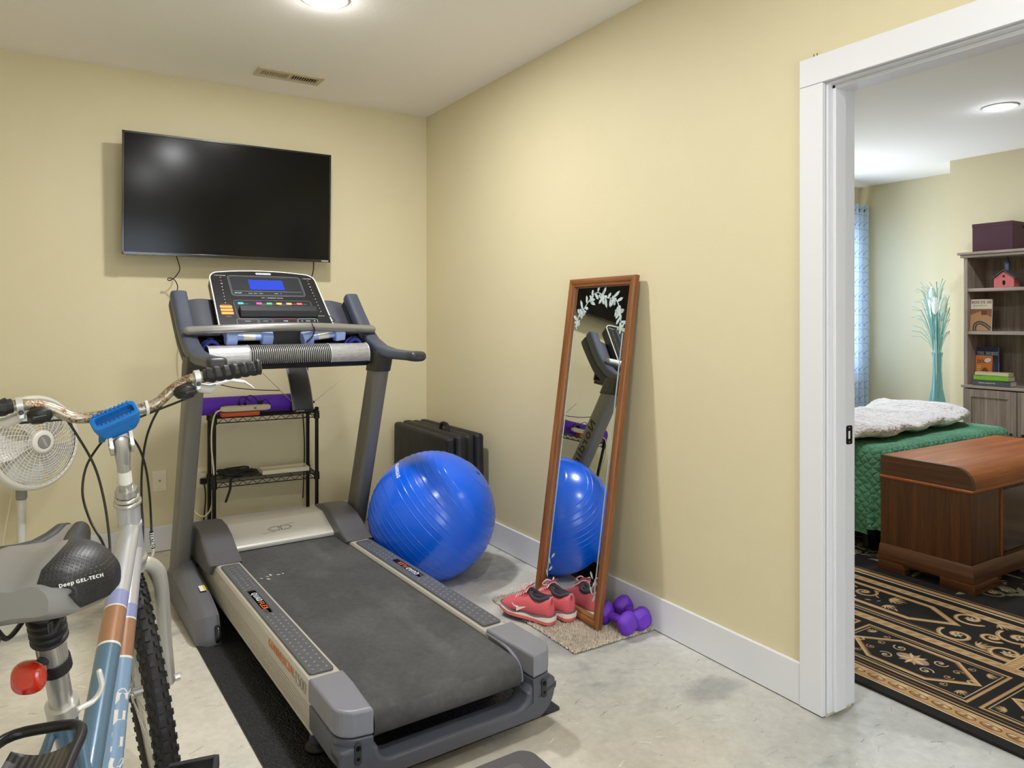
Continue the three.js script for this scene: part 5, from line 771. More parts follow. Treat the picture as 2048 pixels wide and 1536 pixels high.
  for (const s of [-1, 1]) { part('carrier_stay', tube([b(0.02, RY, s * 0.06), b(0.01, 0.55, s * 0.075), b(0, 0.36, s * 0.08)], 0.005, { n: 8 }), black, rk); part('carrier_stay', tube([b(-0.2, RY, s * 0.055), b(-0.1, 0.55, s * 0.072), b(0, 0.36, s * 0.08)], 0.005, { n: 8 }), black, rk); }
  const ribs = texture(128, 64, (i, x) => { const a = Math.sin(x / 128 * 6.283 * 10) * 22 + 62; return [a, a * 0.97, a * 0.95]; }, [0.08, 0.08]);
  const deck = part('carrier_deck', loft(Array.from({ length: 14 }, (_, k) => { const q = mix(0.195, -0.3, k / 13), r = []; for (let i = 0; i <= 16; i++) { const w = mix(-0.05, 0.03, i / 16); r.push(b(q, RY - 0.012 - 0.02 * Math.cos((w + 0.01) / 0.046 * 1.4), w)); } return r; }), { open: true }), std(0xffffff, 0.35, { map: ribs, side: THREE.DoubleSide }), rk, { metres: 'x' });
  part('bolt', [lathe([[0, 0.006], [0.007, 0.005], [0.0095, 0.001], [0.0095, 0], [0, 0]], ...b(0.11, RY - 0.031, -0.005).toArray(), { n: 18 })], chrome, deck);
  // cranks, pedals, chainring, kickstand
  part('chainring', [new THREE.TorusGeometry(0.09, 0.004, 6, 60).rotateY(Math.PI / 2).translate(0.05, 0.29, -0.435), ...[0, 1, 2, 3, 4].map(k => rod(b(0.435, 0.29, 0.05), b(0.435 + 0.088 * Math.cos(k * 1.257), 0.29 + 0.088 * Math.sin(k * 1.257), 0.05), 0.006))], std(0x3a3a3d, 0.35, { metalness: 0.7 }), B);
  for (const [s, a] of [[1, 0.47], [-1, Math.PI + 0.47]]) { const e = b(0.435 + 0.17 * Math.cos(a), 0.29 + 0.17 * Math.sin(a), s * 0.085), c = part('crank', [rod(b(0.435, 0.29, s * 0.045), b(0.435, 0.29, s * 0.075), 0.014), rod(b(0.435, 0.29, s * 0.07), e, 0.011, 0.009)], std(0x2c2c2e, 0.4, { metalness: 0.4 }), B); part('pedal', [rod(e, e.clone().add(V3(s * 0.1, 0, 0)), 0.006), box(0.09, 0.024, 0.012, e.x + s * 0.055, e.y, e.z + 0.036, { r: 0.003 }), box(0.09, 0.024, 0.012, e.x + s * 0.055, e.y, e.z - 0.036, { r: 0.003 }), box(0.012, 0.024, 0.08, e.x + s * 0.1, e.y, e.z, { r: 0.003 }), box(0.03, 0.02, 0.03, e.x + s * 0.04, e.y, e.z, { r: 0.004 })], black, c); }
  part('kickstand', tube([b(0.36, 0.28, -0.03), b(0.34, 0.2, -0.06), b(0.3, 0.02, -0.14)], 0.007, { n: 10 }), black, B);
  part('chain', tube([b(0.435, 0.38, 0.05), b(0, 0.38, 0.045), b(-0.045, 0.335, 0.045), b(0, 0.29, 0.045), b(0.435, 0.2, 0.05), b(0.525, 0.29, 0.05)], 0.004, { closed: true, n: 6, seg: 80 }), std(0x3b3732, 0.4, { metalness: 0.8 }), B);
  // brake and gear cables
  const D = 1.6, C = (pts, name, m = cableM, r = 0.0027) => part(name, tube(pts.map(([u, v, d]) => px(u, v, d)), r, { n: 8, seg: 80 }), m, B);
  C([[62, 812, 1.53], [85, 815, 1.55], [125, 832, 1.58], [160, 880, 1.6], [190, 935, 1.6], [208, 1000, 1.59], [218, 1070, 1.57], [221, 1120, 1.54]], 'cable');
  C([[226, 862, 1.66], [195, 895, 1.68], [172, 935, 1.68], [165, 985, 1.66], [180, 1040, 1.62], [205, 1085, 1.58], [219, 1125, 1.54]], 'cable');
  C([[352, 783, 1.72], [322, 812, 1.72], [297, 862, 1.72], [285, 925, 1.73], [283, 1000, 1.74], [286, 1060, 1.74], [283, 1120, 1.72], [270, 1185, 1.66], [262, 1215, 1.62]], 'cable');
  C([[252, 862, 1.66], [275, 890, 1.7], [290, 930, 1.74], [299, 990, 1.78], [302, 1040, 1.8], [303, 1066, 1.8]], 'cable');
  C([[40, 846, 1.55], [80, 843, 1.57], [143, 838, 1.62], [190, 838, 1.66]], 'cable'); C([[270, 838, 1.68], [310, 822, 1.7], [370, 798, 1.72], [385, 790, 1.72]], 'cable');
  const nd = part('cable_boot', tube([px(303, 1064, 1.8), px(304, 1080, 1.8), px(306, 1094, 1.8)], 0.0048, { n: 10 }), std(0x121212, 0.5), B);
  { const g = text('TEKTRO', 0.0075, 0.0004, { font: 'bold' }), d = px(304.5, 1079, 1.8), o = px(304, 1069, 1.8).sub(px(305.5, 1089, 1.8)).normalize(), n = B.worldToLocal(CAM.clone()).sub(d).normalize(), X = o.clone().negate(), Z = n.clone().sub(X.clone().multiplyScalar(n.dot(X))).normalize(), Y = Z.clone().cross(X); basis(g, X, Y, d.clone().addScaledVector(Z, 0.0049)); part('lettering', g, std(0xe8e8e6, 0.5), nd); }
  C([[306, 1094, 1.8], [306, 1106, 1.8], [300, 1120, 1.79], [290, 1130, 1.78], [282, 1134, 1.78]], 'brake_noodle', std(0xd8cfb8, 0.35), 0.0032);
}

// ---------- pedestal fan ----------
{
  const FX0 = -2.25, FZ = 0.33, t = thing('pedestal_fan', 'white pedestal fan with a round grille standing by the wall', 'fan', [FX0, 0, FZ]);
  const white = std(0xe9e6dc, 0.42), grey = std(0x8d8b85, 0.45);
  part('base', lathe([[0, 0], [0.2, 0], [0.205, 0.012], [0.19, 0.022], [0.06, 0.034], [0.035, 0.06], [0, 0.06]], 0, 0, 0, { n: 48 }), white, t);
  part('pole', rod(V3(0, 0.04, 0), V3(0, 0.46, 0), 0.018, 0.018, 24), std(0xd6d4cd, 0.35), t); part('collar', lathe([[0, 0], [0.021, 0], [0.0235, 0.008], [0.0235, 0.055], [0.02, 0.062], [0, 0.062]], 0, 0.44, 0, { n: 24 }), grey, t);
  part('neck', rod(V3(0, 0.49, 0), V3(0.0, 0.66, -0.03), 0.018, 0.03, 20), white, t);
  const n = V3(0.6, 0.1, 0.79).normalize(), O = V3(0.055, 0.715, 0.09), q = new THREE.Quaternion().setFromUnitVectors(V3(0, 0, 1), n), T = g => join(g).applyQuaternion(q).translate(O.x, O.y, O.z), R = 0.206;
  part('motor', T(lathe([[0, -0.15], [0.05, -0.145], [0.066, -0.12], [0.066, -0.05], [0.05, -0.03], [0, -0.03]], 0, 0, 0, { to: V3(0, 0, 1), n: 32 })), white, t);
  const head = part('cage_rim', T(lathe([[R - 0.012, 0.012], [R - 0.004, 0.016], [R + 0.006, 0.012], [R + 0.012, 0], [R + 0.012, -0.034], [R + 0.004, -0.038], [R - 0.002, -0.03], [R - 0.002, 0.0], [R - 0.012, 0.006]], 0, 0, 0, { to: V3(0, 0, 1), n: 96 })), white, t);
  const dome = r => 0.014 + 0.04 * (1 - (r / R) ** 2), wires = [], back = [];
  for (let k = 0; k < 13; k++) { const r = 0.055 + k * 0.0122; wires.push(new THREE.TorusGeometry(r, 0.0013, 5, 84).translate(0, 0, dome(r))); }
  for (let k = 0; k < 48; k++) { const a = k / 48 * Math.PI * 2, p = [], r0 = k % 2 ? 0.11 : 0.05; for (let j = 0; j <= 5; j++) { const r = mix(r0, R - 0.006, j / 5), th = a + (r - 0.05) * 2.2; p.push([r * Math.cos(th), r * Math.sin(th), dome(r)]); } wires.push(...tube(p, k % 2 ? 0.0011 : 0.0015, { n: 5, seg: 10, caps: false })); }
  for (let k = 0; k < 60; k++) { const a = k / 60 * Math.PI * 2, p = [[R * Math.cos(a), R * Math.sin(a), -0.03], [R * 0.97 * Math.cos(a), R * 0.97 * Math.sin(a), -0.085], [0.07 * Math.cos(a), 0.07 * Math.sin(a), -0.11]]; back.push(...tube(p, 0.0014, { n: 5, seg: 14, caps: false })); }
  part('front_grille', T(wires), white, head); part('rear_grille', T(back), white, head);
  const cap = part('centre_cap', T(lathe([[0, 0.062], [0.04, 0.062], [0.052, 0.057], [0.054, 0.048], [0, 0.046]], 0, 0, 0, { to: V3(0, 0, 1), n: 40 })), white, head);
  part('badge', T(lathe([[0, 0.0645], [0.03, 0.0645], [0.032, 0.062], [0, 0.062]], 0, 0, 0, { to: V3(0, 0, 1), n: 36 })), grey, cap); part('lettering', T(text('LASKO', 0.0095, 0.0006, { wide: 1.2 }).rotateZ(-1.15).translate(0, 0, 0.0645)), std(0xcfcdc6, 0.4), cap);
  for (let k = 0; k < 5; k++) { const a = k / 5 * Math.PI * 2 + 0.4, r = []; for (let j = 0; j <= 8; j++) { const rr = mix(0.03, 0.18, j / 8), w = 0.03 + 0.055 * Math.sin(j / 8 * 2.4), tw = 0.75 - 0.35 * j / 8; r.push(Array.from({ length: 7 }, (_, i) => { const u = (i / 6 - 0.5) * 2 * w, th = a + 0.25 * j / 8, cx = rr * Math.cos(th), cy = rr * Math.sin(th); return V3(cx - Math.sin(th) * u * Math.cos(tw), cy + Math.cos(th) * u * Math.cos(tw), -0.02 + u * Math.sin(tw)); })); } part('blade', T(loft(r, { open: true })), std(0xdcdad4, 0.35, { side: THREE.DoubleSide }), t); }
  part('fan_cord', tube([[-0.01, 0.6, -0.09], [-0.04, 0.45, -0.05], [-0.07, 0.25, -0.02], [-0.085, 0.06, 0.02], [-0.2, 0.006, 0.05], [-0.4, 0.005, -0.05]], 0.0032, { n: 6 }), std(0xe6ddc4, 0.45), t);
}

// ---------- bedroom: patterned rug ----------
{
  const W = 3.6, HH = 4.4, X0r = 0.285, Z1r = 4.6, Z0r = Z1r - HH;
  const art = canvasTexture(2048, 2048, (c, w) => {
    c.scale(w / W, w / HH);                                                     // draw in metres; x from the doorway edge, y from the far edge
    const K = '#15130f', G = '#c39a68', L = '#e2c79a', D = '#8d6a45', P = '#a98c80', S = '#8d8a7b';
    c.fillStyle = K; c.fillRect(0, 0, W, HH);
    const frame = (d, t, col) => { c.strokeStyle = col; c.lineWidth = t; c.strokeRect(d + t / 2, d + t / 2, W - 2 * d - t, HH - 2 * d - t); };
    const r = rng(1717);
    const edge = fn => { for (let k = 0; k < 2; k++) { c.save(); if (k) { c.translate(W, HH); c.rotate(Math.PI); } fn(); c.restore(); } };   // fn draws along the edge x = 0
    const leafAt = (x, y, a, l, b, col) => { c.save(); c.translate(x, y); c.rotate(a); c.fillStyle = col; c.beginPath(); c.moveTo(0, 0); c.quadraticCurveTo(l * 0.5, b, l, 0); c.quadraticCurveTo(l * 0.5, -b, 0, 0); c.fill(); c.restore(); };
    const spiral = (x, y, R, a, dir, col, lw = 0.012) => { c.strokeStyle = col; c.lineWidth = lw; c.lineCap = 'round'; c.beginPath(); for (let k = 0; k <= 40; k++) { const f = k / 40, th = a + dir * f * 8, q = R * (1 - 0.86 * f); const X = x + q * Math.cos(th), Y = y + q * Math.sin(th); k ? c.lineTo(X, Y) : c.moveTo(X, Y); } c.stroke(); for (let k = 0; k < 6; k++) { const th = k * 1.047 + a; leafAt(x, y, th, R * 0.36, R * 0.13, L); } c.fillStyle = P; c.beginPath(); c.arc(x, y, R * 0.12, 0, 7); c.fill(); };
    const spray = (x, y, R, a) => { for (let k = -3; k <= 3; k++) leafAt(x, y, a + k * 0.36, R * (1 - 0.1 * Math.abs(k)), R * 0.13, k % 2 ? G : L); };
    frame(0.046, 0.008, L); frame(0.056, 0.056, G); frame(0.112, 0.006, L); frame(0.126, 0.01, G); frame(0.15, 0.006, D);
    edge(() => { for (let y = 0.09; y < HH - 0.08; y += 0.075) { const j = (r() - 0.5) * 0.006; leafAt(0.084 + j, y, 1.2, 0.06, 0.022, L); leafAt(0.084 + j, y, -1.2 + Math.PI, 0.05, 0.018, '#a77a4b'); leafAt(0.07, y + 0.02, 0.5, 0.035, 0.012, D); leafAt(0.1, y + 0.03, 2.4, 0.03, 0.012, '#d8b987'); c.strokeStyle = '#4a3520'; c.lineWidth = 0.003; c.beginPath(); c.ellipse(0.084, y + 0.03, 0.014, 0.03, 0, 0, 7); c.stroke(); } });
    // panels with long hexagons
    const panelLen = 0.53, pitch = 0.575;
    const panel = (y0) => { const x0 = 0.178, x1 = 0.483, y1 = y0 + panelLen, ym = (y0 + y1) / 2, xm = (x0 + x1) / 2; c.strokeStyle = G; c.lineWidth = 0.012; c.strokeRect(x0, y0, x1 - x0, panelLen); c.lineWidth = 0.004; c.strokeStyle = L; c.strokeRect(x0 + 0.016, y0 + 0.016, x1 - x0 - 0.032, panelLen - 0.032);
      const hex = (i, t, col) => { c.strokeStyle = col; c.lineWidth = t; c.beginPath(); c.moveTo(xm, y0 + 0.028 + i * 1.6); c.lineTo(x1 - 0.036 - i, y0 + 0.16); c.lineTo(x1 - 0.036 - i, y1 - 0.16); c.lineTo(xm, y1 - 0.028 - i * 1.6); c.lineTo(x0 + 0.036 + i, y1 - 0.16); c.lineTo(x0 + 0.036 + i, y0 + 0.16); c.closePath(); c.stroke(); };
      hex(0.006, 0.022, G); hex(0, 0.004, L); hex(0.015, 0.004, '#5b4126');
      c.fillStyle = P; c.beginPath(); c.ellipse(xm, ym, 0.032, 0.06, 0, 0, 7); c.fill(); for (let k = 0; k < 10; k++) leafAt(xm, ym, k * 0.628, 0.055, 0.012, k % 2 ? L : G);
      for (const s of [-1, 1]) for (const q of [-1, 1]) { spiral(xm + q * 0.05, ym + s * 0.075, 0.026, s * 1.3, q * s, L, 0.0055); spiral(xm + q * 0.032, ym + s * 0.145, 0.018, s, -q * s, G, 0.0045); leafAt(xm, ym + s * 0.19, q * 0.6 + s * Math.PI / 2, 0.03, 0.008, L); }
      for (const s of [y0 + 0.055, y1 - 0.055]) for (const q of [x0 + 0.055, x1 - 0.055]) { spray(q, s, 0.042, Math.atan2(ym - s, xm - q) + Math.PI); spiral(q, s + (s < ym ? 0.05 : -0.05), 0.015, 0, 1, G, 0.004); } };
    edge(() => { for (let y = 3.002 - panelLen + pitch; y > 0.5; y -= pitch) panel(y); });
    edge(() => { c.strokeStyle = G; c.lineWidth = 0.012; c.strokeRect(0.178, HH - 0.483, 0.305, 0.305); for (const a of [0.8, 3.9, 2.4, -0.8]) spray(0.33, HH - 0.33, 0.1, a); });
    const rope = d => { frame(d, 0.048, G); frame(d, 0.005, L); frame(d + 0.043, 0.005, L); edge(() => { for (let y = d; y < HH - d; y += 0.024) leafAt(d + 0.01, y, 0.75, 0.034, 0.007, y % 0.048 < 0.024 ? L : '#8f7a58'); }); };
    rope(0.526); frame(0.602, 0.006, L); frame(0.62, 0.014, G); frame(0.642, 0.004, D);
    // second border: long lozenge, then scrolling leaves
    edge(() => { for (let y = 2.546 + 1.16; y > 0.8; y -= 1.16) {
      const x0 = 0.665, x1 = 0.9, xm = 0.79, a = y - 0.46, b = y + 0.115;
      c.strokeStyle = G; c.lineWidth = 0.028; c.beginPath(); c.moveTo(x1 - 0.01, a); c.lineTo(x1 - 0.01, b - 0.15); c.lineTo(xm, b); c.lineTo(x0 + 0.02, b - 0.02 - 0.12); c.lineTo(x0 + 0.02, a); c.stroke(); c.strokeStyle = L; c.lineWidth = 0.005; c.stroke();
      spiral(xm + 0.02, a + 0.16, 0.055, 0.4, 1, G, 0.014); spray(xm + 0.03, a + 0.27, 0.08, 1.3); spray(xm - 0.05, a + 0.3, 0.06, 1.9); for (let k = 0; k < 14; k++) leafAt(xm + 0.06 * Math.sin(k * 1.3), a + 0.06 + k * 0.022, k * 2.1, 0.03, 0.009, k % 3 ? L : P);
      for (const [sx, sy, R, d] of [[0.9, 2.58, 0.07, 1], [0.69, 2.63, 0.07, -1], [0.86, 2.78, 0.075, -1], [0.68, 2.82, 0.075, 1], [0.78, 2.72, 0.045, 1]]) { const q = sy - 2.46 + y; if (q < HH - 0.5) { spiral(sx, q, R, d > 0 ? 2 : 5, d, G, 0.017); spiral(sx, q, R * 0.96, d > 0 ? 2.1 : 5.1, d, L, 0.005); spray(sx + 0.04 * d, q + 0.09, 0.07, 1.2 + d * 0.5); } }
      c.fillStyle = G; c.fillRect(0.53, y + 0.394, 0.44, 0.046); c.fillStyle = L; c.fillRect(0.57, y + 0.394, 0.4, 0.005); c.fillRect(0.57, y + 0.435, 0.4, 0.005); for (let x = 0.57; x < 0.95; x += 0.024) leafAt(x, y + 0.404, 0.8, 0.034, 0.007, L);
    } });
    rope(0.94); frame(1.03, 0.014, L); frame(1.055, 0.03, G); frame(1.1, 0.008, D);
    for (let k = 0; k < 90; k++) { const x = 1.22 + r() * 1.16, y = 1.22 + r() * 1.96; spiral(x, y, 0.05 + r() * 0.05, r() * 6, r() < 0.5 ? 1 : -1, S, 0.012); for (let j = 0; j < 3; j++) leafAt(x + (r() - 0.5) * 0.2, y + (r() - 0.5) * 0.2, r() * 6, 0.12, 0.03, S); }
  });
  const pile = (() => { const a = fbm(256, 256, 128, 128, 2, 1811); return texture(256, 256, i => 255 * a[i], [0.2, 0.2], false); })();
  const g = clean(box(W, 0.011, HH, 0, 0.0062, 0, { r: 0.003 })), P = g.attributes.position, U = g.attributes.uv; for (let i = 0; i < P.count; i++) U.setXY(i, P.getX(i) / W + 0.5, 0.5 - P.getZ(i) / HH);
  solo('patterned_rug', g, std(0xffffff, 0.95, { map: art }), 'large black rug with gold and cream scroll borders in the bedroom', 'rug', { at: [X0r + W / 2, 0, Z0r + HH / 2] });
}
const RUGTOP = 0.0122;

// ---------- wooden chest ----------
{
  const CX0 = 1.49, CX1 = 2.72, CZ0 = 2.285, CZ1 = 2.722, t = thing('wooden_chest', 'brown wooden chest with a rounded lid at the foot of the bed', 'chest', [0, RUGTOP, 0]);
  const walnut = phys(0xffffff, 0.32, { map: grainTex(0x4c2c17, 0x7d4b28, 1901, [0.9, 0.3], 8), clearcoat: 0.45, clearcoatRoughness: 0.2 }), top = phys(0xffffff, 0.42, { map: grainTex(0x9c5323, 0xc97a3e, 1907, [1.1, 0.4], 7), clearcoat: 0.2, clearcoatRoughness: 0.3 });
  part('body', span(CX0, CX1, 0.12, 0.462, CZ0, CZ1), walnut, t, { metres: 'y' });
  const lid = []; for (let k = 0; k <= 10; k++) { const a = k / 10 * Math.PI / 2; lid.push([CZ1 - 0.075 + 0.083 * Math.sin(a), 0.49 + 0.085 * Math.cos(a)]); } lid.push([CZ1 + 0.008, 0.474], [CZ0, 0.474], [CZ0, 0.575]);
  const ld = part('lid', extrude(lid.map(([z, y]) => [-z, y]), CX1 - CX0 - 0.05, {}).rotateY(Math.PI / 2).translate(CX0 + 0.025, 0, 0), top, t, { metres: 'x', label: 'orange-brown curved lid' });
  for (const x of [CX0, CX1 - 0.023]) part('lid_end', extrude(lid.map(([z, y]) => [-z, y < 0.48 ? y : y + 0.0015]), 0.023, {}).rotateY(Math.PI / 2).translate(x, 0, 0), walnut, ld, { metres: 'z' });
  part('moulding', [rod(V3(CX0 - 0.004, 0.469, CZ0), V3(CX0 - 0.004, 0.469, CZ1 + 0.006), 0.0085), rod(V3(CX0 - 0.004, 0.469, CZ1 + 0.006), V3(CX1, 0.469, CZ1 + 0.006), 0.0085), ball(CX0 - 0.004, 0.469, CZ1 + 0.006, 0.0085, 12)], top, t, { metres: 'x' });
  const pl = []; for (const [d, y] of [[0.004, 0.128], [0.01, 0.122], [0.012, 0.115], [0.02, 0.085], [0.022, 0.06], [0.018, 0.042], [0.012, 0.036], [0.02, 0.022], [0.026, 0.0]]) pl.push([d, y]);
  const plinth = (a, b, n) => loft(pl.map(([d, y]) => { const A = a.clone().addScaledVector(n, d), Bq = b.clone().addScaledVector(n, d); return [V3(A.x, y, A.z), V3(Bq.x, y, Bq.z)]; }), { open: true, crease: 0.6 });
  const two = new THREE.MeshPhysicalMaterial({ color: 0xffffff, roughness: 0.32, map: walnut.map, clearcoat: 0.45, clearcoatRoughness: 0.2, side: THREE.DoubleSide });
  // end plinth is cut out between its feet
  part('plinth', [loft(pl.slice(0, 6).map(([d, y]) => [V3(CX0 - d, y, CZ0), V3(CX0 - d, y, CZ1 + d)]), { open: true }), loft(pl.slice(0, 6).map(([d, y]) => [V3(CX0 - d, y, CZ1 + d), V3(CX1, y, CZ1 + d)]), { open: true })], two, t, { metres: 'x' });
  for (const [z0, z1] of [[CZ0, CZ0 + 0.13], [CZ1 - 0.13, CZ1 + 0.016]]) part('foot', extrude([[-z0, 0.045], [-z1, 0.045], [-z1 - 0.008, 0.02], [-z1 - 0.008, 0], [-z0 - (z0 > 2.4 ? 0 : 0), 0]], 0.05, { bevel: 0.002 }).rotateY(Math.PI / 2).translate(CX0 - 0.022, 0, 0), walnut, t, { metres: 'z' });
  part('foot', extrude([[CX0 - 0.02, 0.045], [CX0 + 0.2, 0.045], [CX0 + 0.26, 0], [CX0 - 0.026, 0]], 0.03, { bevel: 0.002, z: CZ1 - 0.006 }), walnut, t, { metres: 'x' });
  part('foot', extrude([[CX1 - 0.2, 0.045], [CX1, 0.045], [CX1, 0], [CX1 - 0.26, 0]], 0.03, { bevel: 0.002, z: CZ1 - 0.006 }), walnut, t, { metres: 'x' });
  part('front_panel', span(CX0 + 0.29, CX1 - 0.29, 0.145, 0.445, CZ1, CZ1 + 0.004), phys(0xffffff, 0.24, { map: grainTex(0x2e1f1c, 0x4c3128, 1913, [0.5, 0.5], 3), clearcoat: 0.6, clearcoatRoughness: 0.12 }), t, { metres: 'x' });
  part('panel_strip', [span(CX0 + 0.278, CX0 + 0.29, 0.13, 0.46, CZ1, CZ1 + 0.006), span(CX1 - 0.29, CX1 - 0.278, 0.13, 0.46, CZ1, CZ1 + 0.006)], top, t, { metres: 'y' });
  const dent = box(0.009, 0.014, 0.006); for (const [y, x0, x1] of [[0.455, CX0 + 0.3, CX1 - 0.3], [0.133, CX0 + 0.3, CX1 - 0.3], [0.024, CX0 + 0.0, CX0 + 0.2]]) for (let x = x0; x < x1; x += 0.0185) { const m = part('dentil', dent, walnut, t); m.position.set(x, y, CZ1 + (y < 0.1 ? 0.026 : 0.008)); }
}

// ---------- bed, quilt, comforter ----------
{
  const BX0 = 1.66, BX1 = 3.0, BZT = 0.12, BZF = 2.165;
  const bed = thing('bed', 'dark bed base and mattress under the green quilt', 'bed');
  part('base', span(BX0 + 0.05, BX1 - 0.05, 0.09, 0.3, BZT, BZF - 0.04, { r: 0.01 }), std(0x1b1a1c, 0.8), bed);
  part('mattress', span(BX0 + 0.01, BX1 - 0.01, 0.305, 0.575, BZT, BZF - 0.012, { r: 0.05, seg: 3 }), std(0xd8d4cc, 0.8), bed);
  for (const x of [BX0 + 0.1, BX1 - 0.1]) for (const z of [0.3, 1.2, BZF - 0.12]) part('leg', rod(V3(x, RUGTOP, z), V3(x, 0.095, z), 0.025), std(0x141416, 0.5), bed);
  const quilting = (() => { const n = 512, a = fbm(n, n, 24, 24, 3, 2001), b = fbm(n, n, 8, 8, 3, 2003); return texture(n, n, (i, x, y) => { const u = x / n * 12 + 0.5 * (b[i] - 0.5), v = y / n * 12 + 0.5 * (a[i] - 0.5), d = Math.min(Math.abs(((u + v) % 1) - 0.5), Math.abs(((u - v + 12) % 1) - 0.5)) * 2; return 255 * (0.75 * Math.sqrt(clamp(d)) + 0.25 * a[i]); }, [0.62, 0.62], false); })();
  const green = (() => { const a = fbm(256, 256, 6, 6, 4, 2011); return texture(256, 256, i => lerp3([78, 132, 100], [106, 168, 132], a[i]), [0.8, 0.8]); })();
  // draped surface: unfold a sheet over the mattress edges
  const NX = 90, NZ = 100, drop = 0.5, rings = [], TOP = 0.6;
  for (let j = 0; j <= NZ; j++) { const row = []; for (let i = 0; i <= NX; i++) {
    const sx = mix(BX0 - drop, BX1 + drop, i / NX), sz = mix(BZT, BZF + drop, j / NZ), ox = Math.max(0, BX0 - sx, sx - BX1), oz = Math.max(0, sz - BZF), sgn = sx < BX0 ? -1 : 1;
    let x = clamp(sx, BX0, BX1), z = Math.min(sz, BZF), y = TOP; const over = Math.hypot(ox, oz), rad = 0.05;
    if (over > 0) { const dx = ox / over * sgn, dz = oz / over, len = ox > 0 && oz > 0 ? Math.max(ox, oz) * 0.92 : over, a = Math.min(len / rad, Math.PI / 2), fall = Math.max(0, len - rad * Math.PI / 2); const out = rad * Math.sin(a) + fall * ((oz > ox ? 0.03 : 0.07) + (ox > 0 && oz > 0 ? 0.07 : 0)) + 0.012 * Math.sin((sx + sz) * 17) * smooth(0, 0.3, fall); x += dx * out; z += dz * out; y -= rad * (1 - Math.cos(a)) + fall; }
    else y += 0.008 * noise3(sx * 4, 0, sz * 4);
    row.push(V3(x, Math.max(y, 0.12), z)); } rings.push(row); }
  solo('quilt', loft(rings.map(r => r.slice().reverse()), { open: true }), std(0xffffff, 0.85, { map: green, bumpMap: quilting, bumpScale: 0.011, side: THREE.DoubleSide }), 'green stitched quilt draped over the bed', 'quilt', { metres: 'x' });
  // white comforter folded across the bed
  const cr = []; for (let k = 0; k <= 60; k++) { const f = k / 60, x = mix(1.5, 3.04, f), e = Math.sqrt(Math.max(0, 1 - (2 * f - 1) ** 8)), r = []; for (let i = 0; i < 44; i++) { const a = i / 44 * Math.PI * 2, C = Math.cos(a), S = Math.sin(a), zc = 1.8 + 0.05 * Math.sin(f * 4) - 0.06 * f, hz = (0.3 + 0.03 * Math.sin(f * 9)) * (0.55 + 0.45 * e), hy = (0.046 + 0.01 * Math.sin(f * 7 + 1) + 0.008 * Math.sin(f * 23)) * e + 0.004, fold = 0.012 * noise3(x * 7, C * 2.4, 5) + 0.006 * noise3(x * 22, S * 3 + C * 4, 9); r.push(V3(x + 0.02 * noise3(C * 2, S * 2, f * 3), 0.613 + hy + (hy + fold) * Math.sign(S) * Math.abs(S) ** 0.7 - (x < 1.66 ? 0.06 * ((1.66 - x) / 0.16) ** 2 : 0), zc + (hz + fold) * Math.sign(C) * Math.abs(C) ** 0.75)); } cr.push(r); }
  const wr = (() => { const a = fbm(512, 512, 10, 10, 4, 2033, 0.6); return texture(512, 512, i => 255 * Math.abs(a[i] - 0.5) * 2.4, [0.5, 0.5], false); })();
  solo('comforter', loft(cr), std(0xe9e4e0, 0.85, { bumpMap: wr, bumpScale: 0.02, side: THREE.DoubleSide }), 'puffy white comforter folded across the green quilt', 'comforter', { metres: 'x' });
  const pil = thing('pillow', 'pale teal pillow at the head of the bed beyond the white comforter', 'pillow', [2.0, 0.612, 0.75]);
  part('cushion', ball(0, 0.075, 0, 0.2, 26, 1.5, 0.38, 1.0), std(0x8fc4c4, 0.85), pil); part('piping', new THREE.TorusGeometry(0.2, 0.004, 6, 60).rotateX(Math.PI / 2).scale(1.5, 1, 1).translate(0, 0.075, 0), std(0x7ab0b2, 0.8), pil);
}

